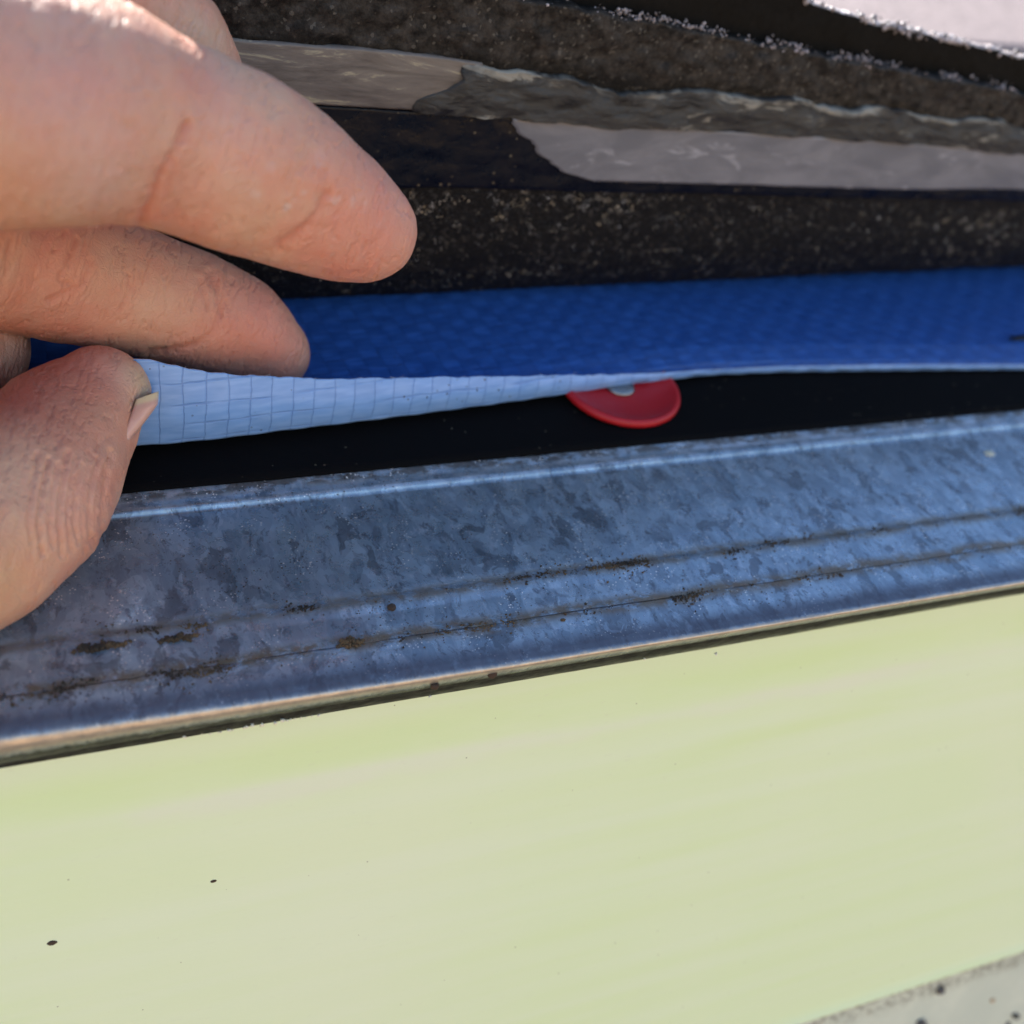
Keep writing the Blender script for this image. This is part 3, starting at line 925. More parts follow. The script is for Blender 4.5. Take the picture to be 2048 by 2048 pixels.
def rag1(x, f, a, seed): return a * fbm(v3(np.asarray(x) * f, np.asarray(x) * 0), 4, seed)
sb = lambda x: np.interp(x, [-0.06, 0.029, 0.167, 0.3], [0.455, 0.474, 0.525, 0.56])
stp = lambda x: np.interp(x, [-0.06, 0.025, 0.160, 0.3], [0.64, 0.68, 0.755, 0.80])
patch("bitumen_strip", -0.07, 0.34, lambda x: sb(x) - 0.012 + rag1(x, 60, 0.006, 80), lambda x: stp(x) + 0.004, 0.0005, glm.m, 320, 30, 0.0001, 0.00025, seed=81)
patch("release_film", 0.0245, 0.34, lambda x: sb(x) + np.interp(x, [0.02, 0.1, 0.125, 0.16, 0.2], [0.02, 0.035, 0.035, 0.055, 0.05]) + rag1(x, 40, 0.008, 82), lambda x: stp(x) + 0.006 + rag1(x, 40, 0.006, 83), 0.0010, flm.m, 320, 26, 0.0, 0.00012,
      left=lambda T: 0.0185 * (1 - T) ** 1.3 + 0.0042 * fbm(v3(T * 5, T * 0), 4, 5), seed=84)
patch("scraped_film", -0.075, 0.016, lambda x: stp(x) + 0.012 + rag1(x, 50, 0.01, 85), lambda x: stp(x) + 0.150 + rag1(x, 30, 0.012, 86), 0.0010, wfm.m, 160, 26, 0.0003, 0.00025,
      left=None, seed=87)
patch("sealant_bead", 0.006, 0.34, lambda x: stp(x) + 0.004 + rag1(x, 90, 0.016, 88), lambda x: stp(x) + np.interp(x, [0, 0.03, 0.09, 0.15, 0.3], [0.12, 0.125, 0.13, 0.105, 0.09]) + rag1(x, 70, 0.075, 89), 0.0014, slm.m, 640, 50, 0.0005, 0.0013,
      left=lambda T: 0.007 * T + 0.004 * fbm(v3(T * 3, T * 0), 4, 6), seed=90)

# loose mineral grains clinging to the black band: stuff
n = 26000
gxr = RNG.uniform(-0.03, 0.21, n)
gv = RNG.beta(2.8, 1.25, n) * 0.47
keep = RNG.uniform(0, 1, n) < (0.25 + 0.75 * sstep(fbm(v3(gxr * 40, gv * 8), 3, 91), -0.25, 0.3))
gxr, gv = gxr[keep], gv[keep]
gp = shingle_pt(gxr, gv * L_front(gxr), np.full(gxr.shape, 0.0003))
V, T = lumps(gp, RNG.uniform(0.00005, 0.00012, len(gp)) * np.where(RNG.uniform(0, 1, len(gp)) > 0.97, 1.9, 1.0), OCT_V, OCT_T, 0.3, seed=3)
grm = Mat("loose_grains")
gcs = grm.sep(grm.voro(grm.obj(), 700, 'F1', "Color"))
grm.set(Base_Color=grm.mix(grm.math('GREATER_THAN', gcs[0], 0.76), (0.028, 0.028, 0.028), grm.mix(gcs[1], (0.70, 0.56, 0.36), (0.62, 0.60, 0.58))), Roughness=0.4)
link("mineral_grains", tri_mesh(V, T), grm.m, shingle, kind="stuff", smooth=False)

# front edge of the base layer: ragged, pale granules
def edge_grains(name, xfun, n, seed, r0, r1, mat, spread=0.0012):
    r = np.random.default_rng(seed)
    x = r.uniform(-0.05, 0.24, n)
    p = xfun(x, r)
    cl = r.uniform(0, 1, n) < 0.06 + 0.94 * sstep(fbm(v3(x * 160, x * 0), 3, seed), -0.12, 0.25)
    p = p[cl]
    V, T = lumps(p, r.uniform(r0, r1, len(p)), *ico(), jitter=0.3, seed=seed)
    return link(name, tri_mesh(V, T), mat, shingle, kind="stuff", smooth=False)
rag_at = lambda x: np.interp(x, gx_, FRONT_RAG)
palegr = Mat("pale_granules")
pg = palegr.sep(palegr.voro(palegr.obj(), 800, 'F1', "Color"))
palegr.set(Base_Color=palegr.mix(pg[0], (0.07, 0.06, 0.06), (0.45, 0.40, 0.41)), Roughness=0.35)
edge_grains("edge_granules", lambda x, r: shingle_pt(x, L_front(x) + rag_at(x) + r.normal(0, 0.0005, len(x)), r.uniform(-0.0028, 0.0002, len(x))), 3400, 5, 0.00006, 0.00038, palegr.m)

# second lamina: a tooth stands proud on the left, cut back with a slanting shoulder on the right
X_C = 0.0815
def tooth(x): return np.interp(x, [-0.3, -0.052, -0.040, X_C - 0.010, X_C - 0.0035, X_C + 0.001, X_C + 0.02, 0.16, 0.3], [0.002, 0.002, 0.026, 0.026, 0.020, 0.0080, 0.0064, 0.0058, 0.0058])
trow = np.linspace(0, 1, 60)
TX, TT = np.meshgrid(gx_, trow)
LT = (L_front(gx_) + tooth(gx_) + 0.0006 * fbm(v3(gx_ * 240, gx_ * 0), 4, 95))[None]
TA = 0.020 + (LT - 0.020) * TT
tg = vnoise(v3(TX * 1400, TA * 1400), 96) * 0.00018 + 0.0004 * fbm(v3(TX * 200, TA * 200), 3, 97)
GAP = 0.0046
TU = shingle_pt(TX, TA, -GAP + tg)
TB = shingle_pt(TX, TA, -GAP - 0.0028 + tg)
uvt = np.stack([TX, TT * 0.5], -1)
tlm = plain("black_lamina_felt", (0.006, 0.0055, 0.005), 0.85, var=0.6, scale=900, spec=0.15)
link("upper_lamina", slab_mesh(TU, TB, uvt, uvt), [tlm, granm.m, granm.m], shingle)
edge_grains("lamina_granules", lambda x, r: shingle_pt(x, L_front(x) + tooth(x) + r.normal(0, 0.0003, len(x)), -GAP - r.uniform(-0.0004, 0.0030, len(x))), 3600, 6, 0.00010, 0.00068, palegr.m)

# ================================================================== shingle courses further up the roof
cm = Mat("sunlit_granule_surface")
co = cm.obj()
cvv = cm.sep(cm.voro(co, 900, 'F1', "Color"))
ccol = cm.mix(cvv[0], (0.13, 0.10, 0.098), (0.34, 0.265, 0.25))
cm.set(Base_Color=ccol, Roughness=0.8, Normal=cm.bump(cm.voro(co, 900, 'F1'), 0.5, 0.0006))
for k in range(6):
    s0 = 0.112 + 0.143 * k
    cx = ux(-0.2, 0.6, 0.004, 3.0)
    cs = np.linspace(0, 0.19, 20)
    CX, CS = np.meshgrid(cx, cs)
    n0 = 0.0125 + 0.0 * CS - CS * 0.028
    nn = n0 + 0.0004 * fbm(v3(CX * 60, CS * 60), 3, 100 + k)
    ss = s0 + CS + 0.0006 * fbm(v3(CX * 200, CS * 0), 3, 110 + k) * (1 - CS / 0.19)
    A = XV * CX[..., None] + SV * ss[..., None] + NV * nn[..., None]
    B = A - NV * 0.0045
    uvc = np.stack([CX, CS], -1)
    link("shingle_course", slab_mesh(A, B, uvc, uvc), [cm.m] * 3, label=["shingle course lying just behind the lifted shingle and mostly hidden by it",
                "sunlit pinkish grey shingle surface in the top right corner beyond the lifted shingle",
                "third sunlit shingle course up the roof, above the pinkish one in the corner",
                "fourth sunlit shingle course up the roof from the lifted shingle",
                "fifth sunlit shingle course up the roof from the lifted shingle",
                "sixth and highest sunlit shingle course up the roof from the lifted shingle"][k],
         cat="shingle", group="shingle courses up the roof")

exec_hand = True
# ================================================================== hand
SKIN = None


def build_hand():
    U = 1000.0
    def J(px, py, d, r): return (at_depth(px, py, d / U) * U, r)
    chains = {
        "index": [J(738, 466, 164, 7.2), J(690, 440, 161, 7.9), J(622, 402, 156, 8.8), J(550, 358, 151, 9.7), J(480, 326, 147, 10.1), J(400, 296, 143, 10.4), J(215, 225, 133, 11.6), J(90, 215, 127, 12.2), J(-100, 205, 121, 13.2), J(-420, 230, 118, 15)],
        "middle": [J(548, 708, 201, 7.1), J(478, 660, 197, 8.5), J(380, 620, 191, 9.4), J(250, 575, 183, 9.9), J(110, 540, 174, 10.4), J(-120, 490, 157, 11), J(-450, 420, 142, 14)],
        "ring": [J(395, 250, 166, 5.5), J(385, 150, 163, 6.4), J(330, 75, 158, 7.6), J(200, 0, 150, 8.6), J(0, -60, 142, 9.5), J(-420, 40, 132, 13)],
        "pinky": [J(-60, 640, 182, 7), J(-160, 600, 176, 8), J(-300, 560, 165, 9), J(-480, 520, 155, 12)],
        "thumb": [J(206, 783, 174, 7.8), J(132, 860, 170, 9.2), J(86, 928, 166, 10.6), J(30, 1000, 160, 11.8), J(-60, 1070, 154, 12.3), J(-220, 1130, 146, 14), J(-470, 1060, 138, 18), J(-800, 820, 140, 20)],
        "palm": [J(-420, 230, 120, 15), J(-520, 420, 138, 17), J(-560, 620, 146, 16), J(-620, 900, 142, 18)],
        "palm2": [J(-420, 230, 120, 15), J(-760, 420, 134, 17), J(-1050, 560, 144, 18)],
        "palm3": [J(-560, 620, 146, 16), J(-800, 620, 146, 18), J(-1050, 600, 148, 18)],
        "palm4": [J(-420, 40, 134, 13), J(-760, 330, 140, 16), J(-1050, 520, 150, 18)],
        "arm": [J(-1050, 570, 146, 22), J(-1300, 640, 150, 24), J(-2000, 780, 166, 29)],
        "bump": [J(428, 178, 158, 3.2), J(470, 215, 156, 5.0)],
        "web": [J(-60, 700, 176, 9), J(-300, 760, 160, 14)],
    }
    blend = {"index": 3.0, "middle": 3.0}
    bm = bmesh.new()
    for ch in chains.values():
        for (a, ra), (b, rb) in zip(ch[:-1], ch[1:]):
            for t in np.linspace(0, 1, max(2, int(np.linalg.norm(b - a) / 2.5)) + 1):
                bmesh.ops.create_icosphere(bm, subdivisions=2, radius=(ra + (rb - ra) * t) * 1.0, matrix=Matrix.Translation(Vector(a + (b - a) * t)))
    me = bpy.data.meshes.new("hand_raw")
    bm.to_mesh(me); bm.free()
    tmp = bpy.data.objects.new("hand_raw", me)
    COL.objects.link(tmp)
    md = tmp.modifiers.new("r", 'REMESH'); md.mode = 'VOXEL'; md.voxel_size = 0.7
    dg = bpy.context.evaluated_depsgraph_get()
    ev = tmp.evaluated_get(dg)
    me2 = bpy.data.meshes.new_from_object(ev)
    bpy.data.objects.remove(tmp)
    def get_v(m_):
        a_ = np.empty(len(m_.vertices) * 3, np.float32); m_.vertices.foreach_get("co", a_)
        return a_.reshape(-1, 3).astype(float)
    V = get_v(me2)

    def sdf(Pt):
        parts = []
        for ch in chains.values():
            d = None
            k = 2.2
            acc = 0.0
            ds = []
            for (a, ra), (b, rb) in zip(ch[:-1], ch[1:]):
                ab = b - a
                t = np.clip(((Pt - a) @ ab) / (ab @ ab), 0, 1)
                q = np.linalg.norm(Pt - a - t[:, None] * ab, axis=1) - (ra + (rb - ra) * t)
                ds.append(q)
            ds = np.array(ds)
            m = ds.min(0)
            # soft union inside a finger, renormalised so that a straight run keeps its girth
            parts.append(m - 0.0 + 0 * m if len(ds) == 1 else -k * np.log(np.exp(-(ds - m) / k).sum(0)) + m + k * 0.35)
        parts = np.array(parts)
        m = parts.min(0); k2 = 0.9
        return m - k2 * np.log(np.exp(-np.clip((parts - m) / k2, 0, 50)).sum(0))
    def settle(V, n_it, need_all=True):
        for it in range(n_it):
            e = 0.12
            d0 = sdf(V)
            g = np.stack([(sdf(V + np.eye(3)[k] * e) - d0) / e for k in range(3)], -1)
            gl = np.maximum((g ** 2).sum(1), 0.25)
            V = V - np.clip(d0 / gl, -2, 2)[:, None] * g
        return V, g / (np.linalg.norm(g, axis=1)[:, None] + 1e-9)
    V, nrm = settle(V, 2)
    # a finer skin where the picture looks
    me2.vertices.foreach_set("co", V.astype(np.float32).ravel())
    px = seen(V / U)
    toc = CAM * U - V; toc /= np.linalg.norm(toc, axis=1)[:, None]
    want = ((nrm * toc).sum(1) > -0.25) & (px[:, 0] > -60) & (px[:, 0] < 900) & (px[:, 1] > -80) & (px[:, 1] < 1320)
    bm = bmesh.new(); bm.from_mesh(me2)
    eds = [e_ for e_ in bm.edges if want[e_.verts[0].index] and want[e_.verts[1].index]]
    bmesh.ops.subdivide_edges(bm, edges=eds, cuts=2, use_grid_fill=True)
    bm.to_mesh(me2); bm.free()
    V, nrm = settle(get_v(me2), 1)
    print("hand verts", len(V))
    W = V / U
    px = seen(W)
    toc = CAM - W; toc /= np.linalg.norm(toc, axis=1)[:, None]
    facing = (nrm * toc).sum(1)
    depth = -((W - CAM) @ ROT)[:, 2] * U

    def polyd(pts):
        best = np.full(len(px), 1e9)
        pts = np.array(pts, float)
        for a, b in zip(pts[:-1], pts[1:]):
            ab = b - a
            t = np.clip(((px - a) @ ab) / (ab @ ab), 0, 1)
            best = np.minimum(best, np.linalg.norm(px - a - t[:, None] * ab, axis=1))
        return best
    creases = [  # (polyline on the skin, width px, depth mm, depth range mm, redness)
        ([(376, 248), (352, 300), (325, 345), (305, 400), (280, 440)], 9, 0.45, (110, 150), 0.9),
        ([(350, 330), (330, 400)], 6, 0.15, (110, 150), 0.5),
        ([(652, 390), (636, 425), (612, 455), (560, 490)], 10, 0.35, (130, 165), 0.8),
        ([(690, 420), (668, 470)], 5, 0.10, (130, 165), 0.2),
        ([(420, 545), (436, 585), (440, 630), (422, 665), (385, 690), (300, 705)], 7, 0.30, (165, 215), 0.6),
        ([(400, 560), (412, 610), (398, 660)], 5, 0.14, (165, 215), 0.3),
        ([(450, 600), (462, 650), (455, 700)], 4, 0.08, (165, 215), 0.2),
        ([(150, 480), (135, 520), (118, 560), (150, 575), (100, 600)], 6, 0.25, (150, 190), 0.5),
        ([(20, 480), (14, 540), (2, 580)], 6, 0.2, (150, 190), 0.5),
        ([(255, 545), (262, 580), (240, 620)], 4, 0.12, (150, 195), 0.3),
        ([(180, 525), (170, 560), (140, 600)], 5, 0.16, (150, 190), 0.4),
        ([(110, 500), (125, 470)], 5, 0.16, (150, 190), 0.4),
    ]
    for k, x0 in enumerate([62, 84, 104, 122, 138, 152, 166, 180, 194, 206]):   # loose skin folds over the thumb joint
        creases.append(([(x0 + 14, 905 + 13 * (k % 3)), (x0 + 2, 985), (x0 - 5, 1040 + 6 * ((k * 5) % 4)), (x0 + 2, 1085 + 7 * ((k * 3) % 5))], 5.0, 0.30 if k % 2 else 0.18, (135, 185), 0.25))
    disp = np.zeros(len(V)); red = np.zeros(len(V))
    for pl, w, dep, (d0_, d1_), rd in creases:
        dd = polyd(pl)
        dd = dd + 3.0 * vnoise(np.stack([px[:, 0] / 14, px[:, 1] / 14, np.zeros(len(px))], -1), 7)
        m = np.exp(-(np.maximum(dd, 0) / w) ** 2) * (facing > -0.1) * (depth > d0_) * (depth < d1_)
        disp -= dep * m; red += rd * m * 0.6
        m2 = np.exp(-((dd - 2.2 * w) / (1.6 * w)) ** 2) * (facing > -0.1) * (depth > d0_) * (depth < d1_)
        disp += 0.35 * dep * m2
    disp += 0.42 * fbm(V / 7.0, 3, 5) + 0.10 * fbm(V / 1.8, 3, 9)
    # fine cross-wrinkles following the fingers
    cr = fbm(np.stack([px[:, 0] / 16 + px[:, 1] / 60, px[:, 1] / 95 - px[:, 0] / 200, depth / 6], -1), 4, 31)
    disp -= 0.20 * np.exp(-(cr / 0.04) ** 2) * (facing > 0)
    red += 0.09 * np.exp(-(cr / 0.05) ** 2)
    V = V + nrm * disp[:, None]
    # pigment: patches of redness, pallor and callus
    base = np.tile(np.array([0.555, 0.295, 0.205]), (len(V), 1))
    blotch = fbm(V / 9.0, 4, 13)
    base *= (1 + 0.16 * blotch)[:, None]
    hue = fbm(V / 5.0 + 40, 4, 17)[:, None]
    base = base * (1 + np.array([0.04, -0.22, -0.26]) * hue)
    def tint(px_, py_, d_, r_, col, amt):
        nonlocal base
        c = at_depth(px_, py_, d_ / U) * U
        m = np.exp(-(((V - c) ** 2).sum(1)) / (r_ * r_))[:, None] * amt
        base = base * (1 - m) + np.array(col) * m
    RED, PALE, YEL, DARK, GREY = (0.60, 0.22, 0.17), (0.62, 0.50, 0.46), (0.60, 0.46, 0.25), (0.30, 0.05, 0.05), (0.47, 0.38, 0.37)
    tint(700, 500, 158, 10, RED, 0.62); tint(640, 430, 150, 5, RED, 0.5); tint(320, 380, 136, 6, RED, 0.35)
    tint(740, 420, 158, 7, (0.55, 0.24, 0.19), 0.5)
    tint(560, 690, 192, 9, RED, 0.65); tint(420, 720, 182, 7, RED, 0.6); tint(500, 640, 186, 8, RED, 0.35)
    tint(30, 790, 156, 9, DARK, 0.65); tint(120, 720, 166, 8, DARK, 0.5); tint(180, 700, 168, 6, RED, 0.5)
    tint(296, 758, 172, 4.2, YEL, 0.8); tint(245, 760, 170, 4.5, GREY, 0.4)
    tint(150, 1000, 152, 9, (0.62, 0.33, 0.25), 0.6); tint(20, 960, 148, 9, (0.60, 0.43, 0.31), 0.6)
    tint(560, 270, 146, 6, (0.50, 0.31, 0.18), 0.4); tint(480, 215, 140, 5, YEL, 0.45)
    tint(90, 380, 116, 9, (0.58, 0.33, 0.20), 0.6); tint(200, 380, 122, 6, GREY, 0.5); tint(150, 200, 114, 9, (0.50, 0.31, 0.29), 0.6); tint(420, 270, 136, 6, PALE, 0.4)
    tint(90, 500, 162, 7, RED, 0.3); tint(300, 620, 176, 6, (0.60, 0.40, 0.30), 0.4); tint(10, 1180, 142, 9, (0.62, 0.40, 0.20), 0.5)
    tint(380, 100, 154, 6, (0.50, 0.40, 0.30), 0.6)
    rr = np.clip(red, 0, 1)[:, None] * 0.75
    base = base * (1 - rr) + np.array([0.46, 0.11, 0.07]) * rr
    # chalky dust on the finger
    chalk = sstep(fbm(V / 2.2, 4, 23), 0.24, 0.42) * np.exp(-((px[:, 0] - 600) / 130) ** 2 - ((px[:, 1] - 420) / 110) ** 2) * (depth < 170)
    base = base * (1 - 0.5 * chalk[:, None]) + np.array([0.55, 0.47, 0.45]) * 0.5 * chalk[:, None]
    me2.vertices.foreach_set("co", (V / U).astype(np.float32).ravel())
    ca = me2.color_attributes.new("pigment", 'FLOAT_COLOR', 'POINT')
    ca.data.foreach_set("color", np.concatenate([np.clip(base, 0, 1), np.ones((len(V), 1))], 1).astype(np.float32).ravel())
    # distance along each finger for the fine skin ridges
    me2.update()
    m = Mat("skin")
    so = m.obj()
    pc = m.attr("pigment")
    pores = m.voro(so, 2300, 'F1')
    fine = m.noise(so, 700, 4, 0.65)
    net = m.voro(m.map(so, (1, 1.7, 1), (0.3, 0.5, 0.7)), 900, 'DISTANCE_TO_EDGE')
    netb = m.mapr(net, 0.0, 0.12)
    net2 = m.mapr(m.voro(m.map(so, (1, 2.2, 1), (0.7, 0.2, 0.1)), 420, 'DISTANCE_TO_EDGE'), 0.0, 0.06)
    col = m.mix(m.mapr(m.noise(so, 240, 5, 0.7), 0.35, 0.72, 0, 0.45), pc, m.mix(0.5, pc, (0.55, 0.19, 0.14)))
    col = m.mix(m.mapr(fine, 0.52, 0.75, 0, 0.16), col, (0.62, 0.43, 0.35))
    h = m.math('ADD', m.math('MULTIPLY', netb, 0.45), m.math('ADD', m.math('MULTIPLY', net2, 0.35), m.math('MULTIPLY', fine, 0.9)))
    m.set(Base_Color=col, Roughness=m.mapr(fine, 0.3, 0.7, 0.42, 0.6), Specular_IOR_Level=0.4,
          Subsurface_Weight=0.32, Subsurface_Radius=(0.0030, 0.0011, 0.0007), Subsurface_Scale=0.6,
          Normal=m.bump(h, 0.4, 0.00022))
    me2.materials.clear()
    hand = link("hand", me2, m.m, label="bare hand reaching in from the left pinching the blue sheet's torn edge", cat="hand")
    # thumbnail: a curved plate on the side of the thumb that faces right, seen almost edge-on
    A, B = [], []
    for u_ in np.linspace(0, 1, 30):
        e1 = at_depth(np.interp(u_, [0, 1], [243, 272]), np.interp(u_, [0, 1], [884, 800]), np.interp(u_, [0, 0.5, 1], [167.0, 168.0, 169.8]) / U)
        e2 = at_depth(np.interp(u_, [0, 0.35, 0.75, 1], [254, 284, 313, 312]), np.interp(u_, [0, 0.35, 0.75, 1], [886, 852, 814, 793]), np.interp(u_, [0, 1], [170.0, 173.0]) / U)
        e3 = at_depth(np.interp(u_, [0, 1], [238, 292]), np.interp(u_, [0, 1], [872, 792]), np.interp(u_, [0, 1], [177, 180]) / U)
        mid = 2 * e2 - 0.5 * (e1 + e3)
        ra, rb = [], []
        for w_ in np.linspace(0, 1, 25):
            p = (1 - w_) ** 2 * e1 + 2 * w_ * (1 - w_) * mid + w_ ** 2 * e3
            ax_ = at_depth(300, 780, 0.172) - at_depth(248, 884, 0.168); ax_ /= np.linalg.norm(ax_)
            p = p + ax_ * 0.0010 * (1 - (2 * w_ - 0.9) ** 2) * sstep(u_, 0.5, 1.0)
            inn = (e1 + e3) / 2 - p
            ra.append(p); rb.append(p + inn / (np.linalg.norm(inn) + 1e-9) * 0.0005)
        A.append(ra); B.append(rb)
    A, B = np.array(A), np.array(B)
    UVn = np.stack(np.meshgrid(np.linspace(0, 1, 25), np.linspace(0, 1, 30)), -1)
    nm = Mat("nail_plate")
    nu = nm.sep(nm.uv())
    ncol = nm.mix(nm.mapr(nu[1], 0.80, 0.90), (0.60, 0.36, 0.29), (0.64, 0.52, 0.33))
    ncol = nm.mix(nm.mapr(nu[1], 0.16, 0.06, 0, 0.6), ncol, (0.70, 0.52, 0.46))
    nrid = nm.noise(nm.map(nm.uv(), (40, 1.5, 1)), 1.0, 2, 0.5)
    nm.set(Base_Color=ncol, Roughness=0.3, Subsurface_Weight=0.2, Subsurface_Radius=(0.002, 0.001, 0.0006), Subsurface_Scale=0.4,
           Normal=nm.bump(nrid, 0.12, 0.0002))
    link("thumbnail", slab_mesh(A, B, UVn, UVn), [nm.m] * 3, hand)
    return hand


if exec_hand:
    build_hand()

# ================================================================== dirt and crumbs
dirt = Mat("dry_dirt")
dd = dirt.noise(dirt.obj(), 1600, 4, 0.7)
dsel = dirt.noise(dirt.obj(), 160, 3, 0.6)
dirt.set(Base_Color=dirt.mix(dirt.mapr(dsel, 0.4, 0.62), dirt.mix(dd, (0.018, 0.013, 0.009), (0.06, 0.042, 0.026)), dirt.mix(dd, (0.10, 0.05, 0.022), (0.14, 0.10, 0.05))),
         Roughness=0.95, Normal=dirt.bump(dd, 0.6, 0.0003))


def metal_at(x, s):
    j = int(np.clip(np.searchsorted(METAL_SPAN, x) - 1, 0, len(METAL_SPAN) - 2))
    f = (x - METAL_SPAN[j]) / (METAL_SPAN[j + 1] - METAL_SPAN[j])
    n_ = np.interp(-s, -S_[:120, j], N_[:120, j])
    return P(x, s, n_)


def crumb_line(name, centre, n, seed, wob, r0, r1, dens, label):
    r = np.random.default_rng(seed)
    pts, rad = [], []
    while len(pts) < n:
        x = r.uniform(-0.10, 0.22)
        if r.uniform() > dens(x): continue
        s = centre + wob * vnoise(np.array([[x * 90, 0, 0]]), seed)[0] + r.normal(0, 0.00040 if r.uniform() < 0.72 else 0.0015)
        pts.append(metal_at(x, s) + NV * r.uniform(-0.00004, 0.00010)); rad.append(r.uniform(r0, r1) * (1.8 if r.uniform() > 0.97 else 1))
    V, T = lumps(np.array(pts), np.array(rad), *ico(), jitter=0.4, seed=seed)
    link(name, tri_mesh(V, T), dirt.m, label=label, cat="dirt", kind="stuff", smooth=False)


def dn(seed, lo, hi):
    def f(x):
        v = fbm(np.array([[x * 110, 0.3, 0]]), 5, seed)[0]
        return float(np.clip((v - lo) / (hi - lo), 0.01, 1)) * float(np.interp(x, [-0.08, -0.02, 0.03, 0.1, 0.2], [0.08, 1, 0.9, 0.5, 0.3]))
    return f


crumb_line("dirt_line", 0.0179, 1700, 61, 0.0008, 0.00006, 0.00023, dn(61, 0.02, 0.35), "dark crumbly line of dirt along the metal's upper crease")
crumb_line("dirt_line", 0.0092, 1900, 62, 0.0011, 0.00006, 0.00022, dn(62, -0.05, 0.32), "rusty olive line of dirt along the metal's lower crease")


def crumb(p, r, label, cat, name, mat, stretch=(1, 1, 1), group=None, seed=0, normal=None, rot=0.0):
    bm = bmesh.new()
    bmesh.ops.create_icosphere(bm, subdivisions=3, radius=1.0)
    V = np.array([v.co[:] for v in bm.verts]); T = np.array([[v.index for v in f.verts] for f in bm.faces]); bm.free()
    V = V * (1 + 0.38 * fbm(V * 1.4 + seed, 3, seed))[:, None] * np.array(stretch)
    c, s_ = math.cos(rot), math.sin(rot)
    V = V @ np.array([[c, -s_, 0], [s_, c, 0], [0, 0, 1]]).T
    nz = NV if normal is None else np.array(normal, float)
    yv = np.cross(nz, XV); yv /= np.linalg.norm(yv)
    W = V * r @ np.stack([XV, yv, nz]) + p
    link(name, tri_mesh(W, T), mat, label=label, cat=cat, group=group)


def clump(p, half_x, half_s, n, label, seed, r=0.00032):
    g = np.random.default_rng(seed)
    x = g.normal(0, 0.45, n).clip(-1, 1); y = g.normal(0, 0.4, n).clip(-1, 1)
    keep_ = np.abs(y) < (1 - np.abs(x) ** 2) * (0.5 + 0.7 * g.uniform(0, 1, n))
    x, y = x[keep_], y[keep_]
    h = g.uniform(0, 0.0005, len(x)) * (1 - np.abs(x))
    pts = p + XV * (x * half_x)[:, None] + SV * (y * half_s + 0.0002 * np.sin(x * 9))[:, None] + NV * h[:, None]
    V, T = lumps(pts, g.uniform(0.4, 1.25, len(x)) * r, *ico(), jitter=0.45, seed=seed)
    link("dirt_clump", tri_mesh(V, T), dirt.m, label=label, cat="dirt clump", smooth=False)


leafm = plain("dead_leaf_bit", (0.05, 0.03, 0.02), 0.9)
for (px, py, r, lab, st, sd) in [
    (700, 1288, 0.0016, "dark flake of debris with a ragged edge between the two dirt lines", (1.1, 0.7, 0.45), 3),
    (783, 1217, 0.0007, "small round brown crumb above the upper dirt line", (1, 1, 0.8), 4),
    (202, 1297, 0.0014, "black clump of dirt at the left end of the upper crease, below the thumb", (2.6, 0.6, 0.4), 5),
    (355, 1280, 0.0010, "low dark clump of dirt right of the black clump on the upper crease", (2.4, 0.6, 0.4), 6),
    (985, 1348, 0.0008, "dark crumb stuck on the shaded lip of the metal, right of its middle", (1, 0.8, 0.8), 7),
    (870, 1372, 0.0007, "dark crumb stuck on the shaded lip of the metal, left of the other one", (1, 0.8, 0.8), 8),
    (1978, 907, 0.0012, "pale dot of paint near the metal's top right", (1, 0.8, 0.3), 9),
]:
    q0 = on_roof(px, py, 0.0)
    s0 = max(q0 @ SV, 0.0)
    if py in (1348, 1372):
        q = on_face(px, py, 0.0022)
    else:
        q = metal_at(q0[0], s0)
    if sd in (3, 5, 6):
        clump(q, r * st[0] * 1.25, r * st[1] * 1.1, {3: 150, 5: 200, 6: 110}[sd], lab, sd)
        continue
    crumb(q, r, lab, "crumb", "crumb", plain("pale_paint_dot", (0.5, 0.48, 0.38), 0.7) if sd == 9 else leafm, st, None, sd)
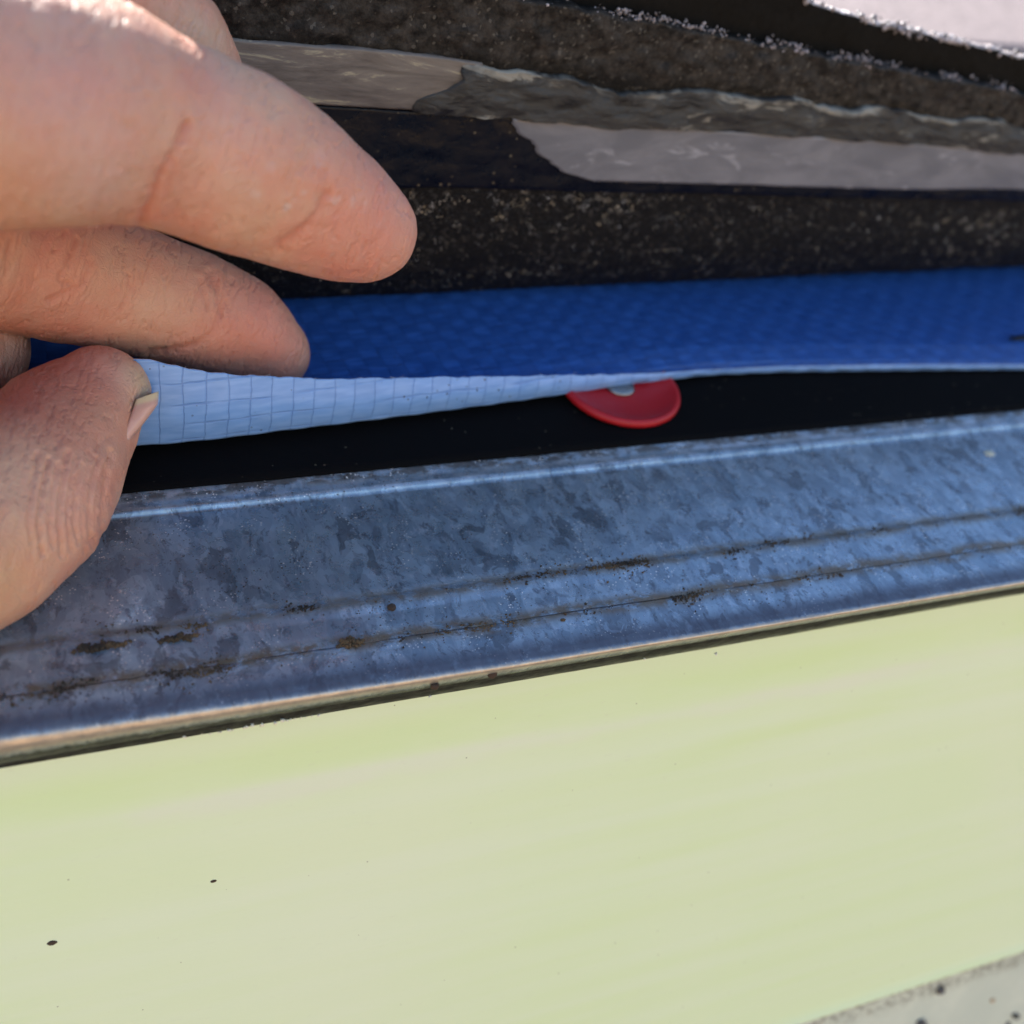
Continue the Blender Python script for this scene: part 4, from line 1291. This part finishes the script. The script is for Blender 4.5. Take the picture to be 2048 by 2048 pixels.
gstone = plain("grey_grit", (0.10, 0.09, 0.085), 0.8)
seedm = plain("black_seed", (0.02, 0.02, 0.022), 0.5)
rustm = plain("orange_grit", (0.45, 0.28, 0.14), 0.9)


def on_trim(px, py):
    d = ray(px, py)
    return CAM + d * ((TRIM_Y - CAM[1]) / d[1])
for (px, py, r, m_, lab, st, sd, rt) in [
    (1879, 1978, 0.0011, gstone, "round dark grit lump on the trim board against the cream board", (1, 1, 0.9), 12, 0),
    (1840, 2046, 0.0014, gstone, "larger grey grit lump at the bottom edge of the trim board", (1, 1, 0.9), 13, 0),
    (2029, 2030, 0.0012, seedm, "shiny black oval seed on the trim board in the corner", (1.3, 0.6, 0.6), 14, -0.6),
    (1984, 2000, 0.0006, rustm, "small orange crumb on the trim board beside the black seed", (1, 1, 0.5), 15, 0),
    (2015, 2047, 0.0007, seedm, "tiny black speck below the oval seed on the trim board", (1, 1, 0.7), 16, 0),
]:
    crumb(on_trim(px, py) + np.array([0, -r * 0.35, 0]), r, lab, "crumb", "crumb", m_, st, None, sd, normal=(0, -1, 0), rot=rt)
for (px, py, r, lab, sd) in [(105, 1885, 0.0006, "dark speck stuck low on the left of the cream board", 21), (427, 1762, 0.0004, "tiny dark speck near the middle left of the cream board", 22)]:
    crumb(on_face(px, py, FACE_Y), r, lab, "speck", "speck", leafm, (1.2, 0.7, 0.5), None, sd, normal=(0, -1, 0))
# flakes of old paint caught along the board's top edge
cp = []
for px in list(RNG.uniform(345, 640, 26)) + [860, 1290, 1432]:
    y = np.interp(px, [0, 1024, 2048], [1537, 1364, 1187]) + RNG.uniform(0, 3) + (0 if px < 1300 else 14)
    cp.append(on_face(px, y - 1, FACE_Y - 0.0024))
V, T = lumps(np.array(cp), RNG.uniform(0.00012, 0.00034, len(cp)), *ico(), jitter=0.4, seed=77)
link("paint_flakes", tri_mesh(V, T), plain("flaked_paint", (0.72, 0.71, 0.58), 0.6), label="tiny pale flakes of paint along the cream board's top edge", cat="paint flakes", kind="stuff", smooth=False)
